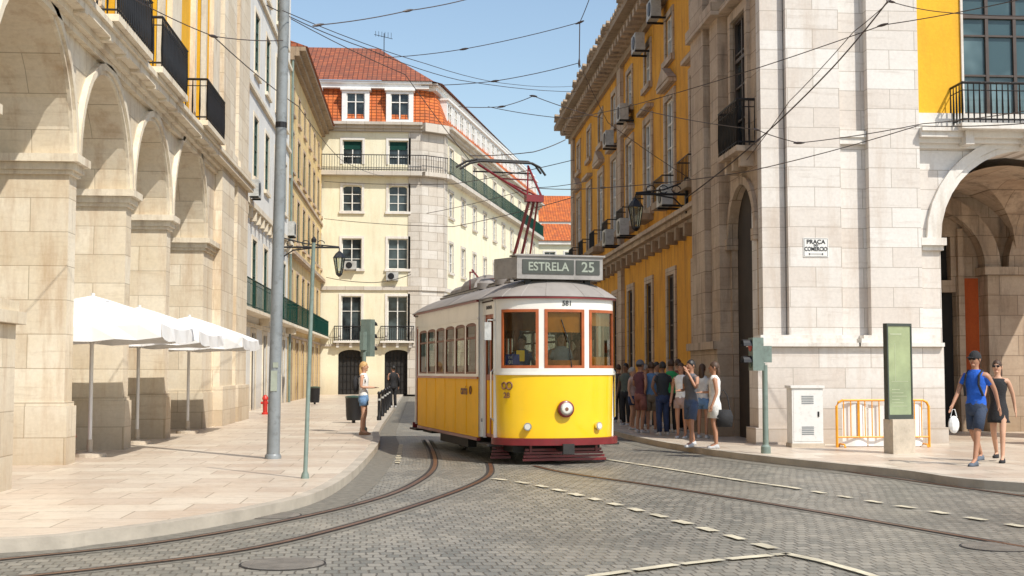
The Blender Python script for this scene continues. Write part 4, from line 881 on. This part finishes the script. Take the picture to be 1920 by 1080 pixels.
# pantograph
m=MB(); yb=2.75; m.box(-.4,.4,yb-.4,yb-.34,3.36,3.42); m.box(-.4,.4,yb+.3,yb+.36,3.36,3.42); m.box(-.4,-.34,yb-.34,yb+.3,3.36,3.42); m.box(.34,.4,yb-.34,yb+.3,3.36,3.42)
for x in(-.37,.37):
    for y in(yb-.37,yb+.33): m.lathe([(.05,3.28),(.07,3.31),(.045,3.34),(.06,3.359)],(x,y,0),8)
m.tube([(-.3,yb,3.5),(.3,yb,3.5)],.05,8); m.tube([(-.25,yb-.3,3.5),(-.25,yb+.3,3.5)],.035,6); m.tube([(.15,yb-.3,3.48),(.15,yb+.3,3.48)],.035,6); pb=m.build('pantograph_base','tm',TR)
m=MB(); m.tube([(-.25,yb,3.5),(-.07,yb-.75,4.8)],.034,6); m.tube([(-.05,yb+.1,3.5),(.05,yb-.7,4.85)],.03,6); m.tube([(.12,yb,3.5),(.1,yb-.75,4.8)],.02,6); m.box(-.14,.2,yb-.85,yb-.68,4.80,4.93); m.build('lower_arm','tm',pb)
m=MB(); kz=4.92; ky=yb-.75; hz=5.62
m.tube([(-.1,ky,kz),(-.85,ky+.85,hz)],.024,5); m.tube([(.18,ky,kz),(.15,ky+.8,hz)],.024,5); m.tube([(-.1,ky,kz),(.15,ky+.8,hz)],.016,5); m.tube([(.1,ky,kz),(-.5,ky+.6,5.32),(.16,ky+.5,5.3)],.016,5); m.build('upper_arm','tm',pb)
m=MB(); hx=-.26
for dy,dz in ((.65,-.04),(.95,.04)):
    m.tube([(hx-1.0,ky+dy,hz-.1+dz),(hx-.8,ky+dy,hz+.02+dz),(hx-.6,ky+dy,hz+.07+dz),(hx+.45,ky+dy,hz+.07+dz),(hx+.6,ky+dy,hz+.0+dz),(hx+.72,ky+dy,hz-.16+dz)],.024,5)
for x in(-.6,-.1,.4): m.tube([(hx+x,ky+.65,hz+.03),(hx+x,ky+.95,hz+.11)],.016,5)
m.tube([(hx-.7,ky+.8,hz-.15),(hx+.5,ky+.8,hz-.15)],.016,5); m.build('collector_head','under',pb)
m=MB(); m.tube([(-.2,yb+.5,3.45),(-.35,yb+1.9,3.5),(-.4,yb+2.4,3.75)],.02,5); m.tube([(-.75,3.9,3.25),(-.75,3.9,3.6),(-.6,4.2,3.62)],.018,5); m.build('roof_cable','tm',TR)
# ================= PEOPLE
SK=[pmat('skin_light',(.55,.31,.20),.55,.1),pmat('skin_tan',(.40,.20,.12),.55,.1),pmat('skin_brown',(.22,.11,.06),.55,.06)]
HR={'blond':pmat('hair_blond',(.55,.33,.13),.6,.25,30),'brown':pmat('hair_brown',(.06,.03,.015),.6,.25,30),'black':pmat('hair_black',(.015,.012,.01),.5,.2,30),'grey':pmat('hair_grey',(.35,.33,.3),.6,.2,30)}
_c={}
def cloth(c):
    if c not in _c: _c[c]=pmat('fabric_%d'%len(_c),c,.85,.22,6,bump=.6)
    return _c[c]
def person(label,x,y,z,rz,h=1.75,skin=0,hair='brown',top=(.7,.7,.7),bot=(.05,.07,.15),style='shorts',arms=(0,0),stride=0,sleeve=.5,long=False,cap=None,glasses=False,shoes=(.5,.5,.5),tilt=0,fem=False,group=None,hem=.55,straps=False):
    t=thing('person',label,'person',(x,y,z),rz,group=group); s=h/1.75
    w=.165 if fem else .19; V=[];E=[];Rd=[]
    sx=random.uniform(-.02,.02)
    def nd(p,r,par=None):
        V.append(Vector(p)*s); Rd.append((r if isinstance(r,tuple) else (r,r))); i=len(V)-1
        if par is not None: E.append((par,i))
        return i
    pel=nd((0,0,.95),(.13,.10)); sp=nd((0,0,1.12),(.115,.085),pel); ch=nd((0,0,1.32),(.13,.095),sp); nb=nd((0,.0,1.45),(.07,.06),ch); nk=nd((0,-.005,1.52),.052,nb); h0=nd((0,-.015,1.58),.07,nk); h1=nd((0,-.01,1.66),.088,h0); nd((0,0,1.735),.06,h1)
    J={}
    for sd in(-1,1):
        a=arms[0 if sd<0 else 1]
        sh=nd((sd*w,0,1.42),.052,ch)
        if a==0: el=(sd*(w+.06),.03,1.14); wr=(sd*(w+.07),-.06,.89)
        elif a==1: el=(sd*(w+.04),.02,1.15); wr=(sd*(w-.09),-.24,1.14)
        elif a==2: el=(sd*(w+.05),-.08,1.18); wr=(sd*.06,-.14,1.50)
        elif a==3: el=(sd*(w+.10),.06,1.16); wr=(sd*(w-.02),.0,.98)
        elif a==4: el=(sd*(w+.05),-.10,1.15); wr=(sd*(w+.07),-.25,.94)
        else: el=(sd*(w+.06),.13,1.16); wr=(sd*(w+.08),.20,.92)
        e=nd(el,.038,sh); q=nd(wr,.026,e); J[sd]=(Vector((sd*w,0,1.42)),Vector(el),Vector(wr))
        d=(Vector(wr)-Vector(el)).normalized(); pm=Vector(wr)+d*.06; pi=nd(pm,(.03,.018),q)
        ax=Vector((0,1,0)) if abs(d.y)<.7 else Vector((1,0,0)); cr=Vector((-sd*.3,-.2,0))
        for k,(o,l) in enumerate(((-.027,.065),(-.009,.075),(.009,.07),(.027,.055))):
            b0=pm+ax*o+d*.03; b1=b0+d*l*.5; b2=b1+(d+cr*.8).normalized()*l*.5
            f=nd(b0,.0085,pi); g=nd(b1,.008,f); nd(b2,.0065,g)
        th0=Vector(wr)+d*.03-ax*.03; f=nd(th0,.011,q); nd(th0+(d-ax*.7).normalized()*.05,.009,f)
    L={}
    for sd in(-1,1):
        st=stride*sd; hp=nd((sd*.085,0,.90),.082,pel); kn=(sd*.09,-.03-st*.5-(abs(st)*.25 if st<0 else 0),.50); lift=max(0,-st)*.22
        an=(sd*.09,.02-st*1.0,.085+lift); k=nd(kn,.055,hp); ca=nd((Vector(kn)*.6+Vector(an)*.4)+Vector((0,.02,0)),.048,k); a_=nd(an,.034,ca); nd((sd*.10,an[1]-.13,.035+lift*.5),.028,a_); L[sd]=(Vector((sd*.085,0,.9)),Vector(kn),Vector(an))
    me=bpy.data.meshes.new('b'); me.from_pydata([tuple(v) for v in V],E,[]); o=bpy.data.objects.new('b',me); COL.objects.link(o)
    o.modifiers.new('Skin','SKIN'); sv=me.skin_vertices[0].data
    for i,r in enumerate(Rd): sv[i].radius=(r[0]*s,r[1]*s); sv[i].use_root=(i==0)
    ss=o.modifiers.new('S','SUBSURF'); ss.levels=1; bpy.context.view_layer.update()
    me2=bpy.data.meshes.new_from_object(o.evaluated_get(bpy.context.evaluated_depsgraph_get())); bpy.data.objects.remove(o)
    hm=MB(); Z=1.645
    hm.ell((0,-.01,Z),(.076,.095,.115),12,9); hm.ell((0,-.106,Z-.012),(.012,.02,.022),6,4); hm.ell((-.078,.0,Z-.005),(.012,.02,.032),6,4); hm.ell((.078,.0,Z-.005),(.012,.02,.032),6,4); hm.ell((0,-.075,Z-.085),(.035,.03,.025),8,4)
    bm=bmesh.new(); bm.from_mesh(me2); vs=[bm.verts.new(v*s) for v in hm.v]
    for f in hm.f:
        try: bm.faces.new([vs[i] for i in f])
        except Exception: pass
    bmesh.ops.recalc_face_normals(bm,faces=bm.faces); bm.to_mesh(me2); bm.free(); me2.shade_smooth(); me2.materials.clear(); me2.materials.append(SK[skin]); link('body',me2,t)
    def B(): 
        return MB(lambda a,b,c:(a*s,b*s,c*s))
    m=B(); 
    for sd in(-1,1): m.ell((sd*.03,-.098,Z+.012),(.012,.006,.006),6,4)
    m.build('eyes',HR['black'],t); m=B(); m.ell((0,-.1,Z-.055),(.022,.006,.006),6,4); m.build('mouth',cloth((.35,.08,.06)),t)
    if glasses:
        m=B()
        for sd in(-1,1): m.ell((sd*.034,-.104,Z+.012),(.03,.008,.022),8,5); m.tube([(sd*.06,-.09,Z+.02),(sd*.08,.0,Z+.015)],.005,4)
        m.tube([(-.02,-.107,Z+.018),(.02,-.107,Z+.018)],.005,4); m.build('sunglasses',HR['black'],t)
    m=B(); n=14
    rs=[]
    for i in range(7):
        ph=i/6*R(112)-0; ring_=[]
        for k in range(n):
            a=2*PI*k/n; front=max(0,-math.sin(a)); p=ph*(1-.38*front); ring_.append((.086*math.sin(p)*math.cos(a),-.0+.106*math.sin(p)*math.sin(a)+.004,Z+.01+.122*math.cos(p)))
        rs.append(ring_)
    rs[0]=[(q[0]+.002*math.cos(k),q[1]+.002*math.sin(k),q[2]) for k,q in enumerate(rs[0])]
    m.rings(rs)
    if long: m.ell((0,.07,Z-.10),(.075,.045,.16),10,7)
    m.build('hair',HR[hair],t,True)
    if cap:
        m=B(); rs=[]
        for i in range(6):
            p=i/5*R(88); rs.append([(.094*math.sin(p+.02)*math.cos(2*PI*k/n),.113*math.sin(p+.02)*math.sin(2*PI*k/n),Z+.02+.125*math.cos(p)) for k in range(n)])
        m.rings(rs); m.rings([[(-.06,-.1,q),(.06,-.1,q),(.045,-.18,q-.012),(-.045,-.18,q-.012)] for q in (Z+.035,Z+.045)]); m.build('cap',cloth(cap),t,'a')
    def ringz(rx,ry,zz_,oy=0):
        wv=.06 if zz_<1.3 else .02
        return [(rx*(1+wv*math.sin(3*q+zz_*31))*math.cos(q),oy+ry*(1+wv*math.cos(4*q+zz_*23))*math.sin(q),zz_) for q in [2*PI*k/n for k in range(n)]]
    f=.9 if fem else 1
    m=B()
    prof=[(.172*f,.122,.86),(.165*f,.118,.91),(.163*f,.118,.97),(.148*f,.11,1.03),(.142*f,.105,1.10),(.155*f,.115,1.18),(.165*f,.122,1.25),(.18*f,.12,1.36),(.165*f,.095,1.43),(.10,.07,1.475),(.06,.06,1.49)]
    if style=='dress': 
        prof=[(.21*f,.16,hem),(.20*f,.14,.74),(.182*f,.13,.88)]+prof[3:]
    if sleeve==0: prof=prof[:-2]+[(.12,.07,1.445)]
    m.rings([ringz(*p) for p in prof])
    if sleeve>0:
        for sd in(-1,1):
            a,b,c_=J[sd]; a=a+Vector((-sd*.05,0,-.01))
            if sleeve<=1: q=a.lerp(b,sleeve); m.tube([a,a.lerp(q,.4),q],[.064,.062,.054],10)
            else: m.tube([a,a.lerp(b,.5),b,c_],[.064,.056,.05,.038],10)
    m.build('dress' if style=='dress' else 'shirt',cloth(top),t,True)
    if straps:
        m=B()
        for sd in (-1,1): m.tube([(sd*.11,.09,1.40),(sd*.115,.0,1.475),(sd*.11,-.10,1.40),(sd*.12,-.135,1.25),(sd*.15,-.06,1.08)],.02,6)
        m.build('backpack_strap',cloth(BK),t)
    if style!='dress':
        m=B(); m.rings([ringz(.150*f,.11,1.0),ringz(.168*f,.125,.93),ringz(.175*f,.13,.84),ringz(.12*f,.10,.77)] if style!='skirt' else [ringz(.150*f,.11,1.0),ringz(.172*f,.125,.9),ringz(.20*f,.15,.62)])
        if style!='skirt':
            for sd in(-1,1):
                a,b,c_=L[sd]
                if style=='shorts': q=a.lerp(b,.85 if not fem else .5); m.tube([a,a.lerp(q,.5),q],[.092,.092,.09],10)
                else: m.tube([a,a.lerp(b,.5),b,b.lerp(c_,.5),c_],[.092,.08,.068,.064,.058],10)
        m.build({'shorts':'shorts','skirt':'skirt'}.get(style,'trousers'),cloth(bot),t,True)
    for sd in(-1,1):
        c_=L[sd][2]; m=B(); zf0=c_[2]-.085
        rs=[]
        for yy,ww,hh in ((.06,.02,.05),(.045,.036,.08),(0,.04,.10),(-.06,.044,.07),(-.12,.046,.055),(-.165,.036,.045),(-.185,.012,.03)):
            rs.append([(c_[0]+sd*.004+ww*q,c_[1]+yy,zf0+u*hh) for q,u in ((-1,0),(1,0),(1,.6),(.5,1),(-.5,1),(-1,.6))])
        m.rings(rs); m.build('shoe',cloth(shoes),t,True)
    return t
def at(px,py): 
    c=G(px,py,PV); return c.x,c.y,PV
W_=(.76,.75,.72); NV=(.03,.05,.12); BK=(.018,.018,.02); DN=(.14,.25,.42)
person('man in blue t-shirt, dark shorts and black cap walking at right',*at(1833,872),R(-52),1.78,1,'black',(.012,.10,.50),(.03,.045,.08),'shorts',(4,5),.27,.6,cap=BK,glasses=True,shoes=(.1,.12,.15),straps=True)
person('woman in black dress with sunglasses walking beside the man in blue',*at(1874,866),R(-35),1.66,0,'brown',BK,BK,'dress',(4,5),.24,0,long=True,glasses=True,fem=True,shoes=BK,hem=.68)
person('blonde woman in white top and denim shorts standing by the left kerb',*at(681,815),R(80),1.70,0,'blond',W_,DN,'shorts',(1,1),0,.15,long=True,fem=True,shoes=(.35,.2,.12))
x,y,_=at(681,815); t=thing('backpack','black backpack on the back of the blonde woman','backpack',(x-.17,y,PV+1.18),R(80)); m=MB(); m.ell((0,.02,0),(.13,.08,.2),10,8); m.build('bag',cloth(BK),t,True)
for q in (-.09,.09): m=MB(); m.tube([(q,-.05,.18),(q*1.1,-.2,.22),(q*1.1,-.24,.05)],.015,5); m.build('strap',cloth(BK),t)
person('person in dark clothes near the bollards on the left pavement',*at(737,764),R(200),1.72,1,'black',BK,BK,'trousers',(0,1),0,1.5)
g='people waiting on the right pavement'
crowd=[(1160,792,180,1.68,0,'brown',(.05,.04,.04),BK,'trousers','person in black at the far left of the crowd behind the tram',{}),
(1186,806,60,1.58,0,'grey',(.5,.35,.3),NV,'shorts','person in pinkish top beside the tram',dict(fem=True)),
(1201,812,120,1.74,1,'black',(.12,.04,.05),(.25,.1,.08),'shorts','man in dark red top and rusty shorts in the crowd',dict(cap=(.15,.15,.16),arms=(3,1))),
(1222,812,170,1.70,1,'brown',(.1,.2,.35),(.2,.17,.13),'shorts','man in blue patterned shirt seen from behind',{}),
(1243,816,190,1.70,2,'black',(.03,.035,.04),NV,'trousers','person in near black clothes in the middle of the crowd',dict(arms=(0,3))),
(1259,812,185,1.76,1,'brown',(.03,.32,.10),BK,'trousers','man in bright green t-shirt in the crowd',{}),
(1278,822,-30,1.66,1,'brown',W_,(.35,.25,.22),'shorts','woman in white top and pale shorts in the crowd',dict(fem=True,long=True,sleeve=.1)),
(1297,838,-60,1.70,1,'black',(.10,.10,.11),(.06,.09,.16),'shorts','man in dark grey t-shirt and navy shorts looking left',dict(arms=(1,2),stride=.12)),
(1318,822,150,1.64,1,'brown',(.6,.58,.55),DN,'shorts','woman in pale top with long brown hair behind the grey shirted man',dict(long=True,fem=True)),
(1341,841,-100,1.66,1,'brown',W_,W_,'skirt','woman in white top and white skirt at the right end of the crowd',dict(fem=True,long=True,sleeve=.1,arms=(1,0))),
(1272,808,200,1.78,0,'brown',(.2,.05,.04),BK,'trousers','tall person in brick red shirt at the back of the crowd',{}),
(1328,812,140,1.74,2,'black',(.08,.07,.09),BK,'trousers','tall person in dark shirt against the pavilion wall',{}),
(1210,800,100,1.66,0,'grey',(.3,.33,.36),(.1,.1,.12),'trousers','grey haired person at the back left of the crowd',{}),
(1232,803,30,1.72,1,'black',(.35,.33,.3),BK,'trousers','person in dull grey shirt at the back of the crowd left of the green shirt',{}),
(1306,806,10,1.76,1,'brown',(.06,.07,.10),BK,'trousers','person in navy shirt at the back of the crowd right of the green shirt',{}),
(1288,810,80,1.62,0,'brown',(.42,.12,.10),BK,'trousers','short person in coral top at the back of the crowd',dict(fem=True,long=True)),
(1174,797,-40,1.70,2,'black',(.10,.12,.10),BK,'trousers','person in dark green shirt near the tram side of the crowd',{})]
for px,pyy,rz,h,sk,hr,tp,bt,stl,lab,kw in crowd: person(lab,*at(px,pyy),R(rz),h,sk,hr,tp,bt,stl,group=g,**kw)
x,y,_=at(1345,841); t=thing('handbag','black shoulder bag held by the woman in white','handbag',(x+.12,y-.1,PV+.62)); m=MB(); m.rings([[(-.14,-.05,-.2),(.14,-.05,-.2),(.14,.05,-.2),(-.14,.05,-.2)],[(-.16,-.07,0),(.16,-.07,0),(.16,.07,0),(-.16,.07,0)],[(-.12,-.03,.13),(.12,-.03,.13),(.12,.03,.13),(-.12,.03,.13)]]); m.build('bag',cloth(BK),t,True); m=MB(); m.tube([(-.11,0,.12),(-.07,.03,.4),(0,.05,.5),(.07,.03,.4),(.11,0,.12)],.012,5); m.build('strap',cloth(BK),t)
x,y,_=at(1833,872); t=thing('plastic_bag','white plastic bag carried by the man in blue','bag',(x-.36,y+.03,PV+.66)); m=MB(); m.ell((0,0,-.02),(.09,.06,.14),9,7); m.build('bag','canvas',t); m=MB(); m.tube([(-.05,0,.1),(-.02,0,.22),(.02,0,.22),(.05,0,.1)],.008,5); m.build('handle','canvas',t)
def intram(lx,ly,lz):
    v=Matrix.Rotation(R(11.3),3,'Z')@Vector((lx,ly,0)); return 2.52+v.x,22+v.y,lz
person('tram driver in pale shirt standing behind the centre window',*intram(.12,.62,.64),R(11),1.66,0,'black',(.50,.52,.54),NV,'trousers',(1,1),0,.6)
person('passenger in dark top standing behind the right tram window',*intram(.6,1.1,.64),R(60),1.62,1,'brown',(.3,.12,.08),BK,'trousers')
person('passenger in a blue top standing behind the left tram window',*intram(-.5,.95,.64),R(-20),1.6,0,'brown',(.1,.15,.3),BK,'trousers')
# ================= light
w=bpy.data.worlds.new("World"); SC.world=w; w.use_nodes=True; N=w.node_tree.nodes; L=w.node_tree.links
sk=N.new('ShaderNodeTexSky'); sk.sky_type='NISHITA'; sk.sun_disc=False
EL=R(50); AZ=R(39)   # sun behind the camera to the right
sk.sun_elevation=EL; sk.sun_rotation=PI-AZ; sk.air_density=1.3; sk.dust_density=1.0; sk.ozone_density=1.6
hs_=N.new('ShaderNodeHueSaturation'); hs_.inputs['Saturation'].default_value=.98; hs_.inputs['Value'].default_value=1.25
L.new(sk.outputs[0],hs_.inputs['Color']); L.new(hs_.outputs[0],N['Background'].inputs[0]); N['Background'].inputs[1].default_value=.13
sd=bpy.data.lights.new('Sun','SUN'); sd.energy=4.9; sd.angle=R(.5); sd.color=(1,.95,.86); so=bpy.data.objects.new('Sun',sd); COL.objects.link(so)
dv=Vector((math.sin(AZ)*math.cos(EL),-math.cos(AZ)*math.cos(EL),math.sin(EL))); so.rotation_euler=dv.to_track_quat('Z','Y').to_euler(); so.location=(20,-20,40)
SC.view_settings.view_transform='Standard'; SC.view_settings.look='None'; SC.view_settings.exposure=0
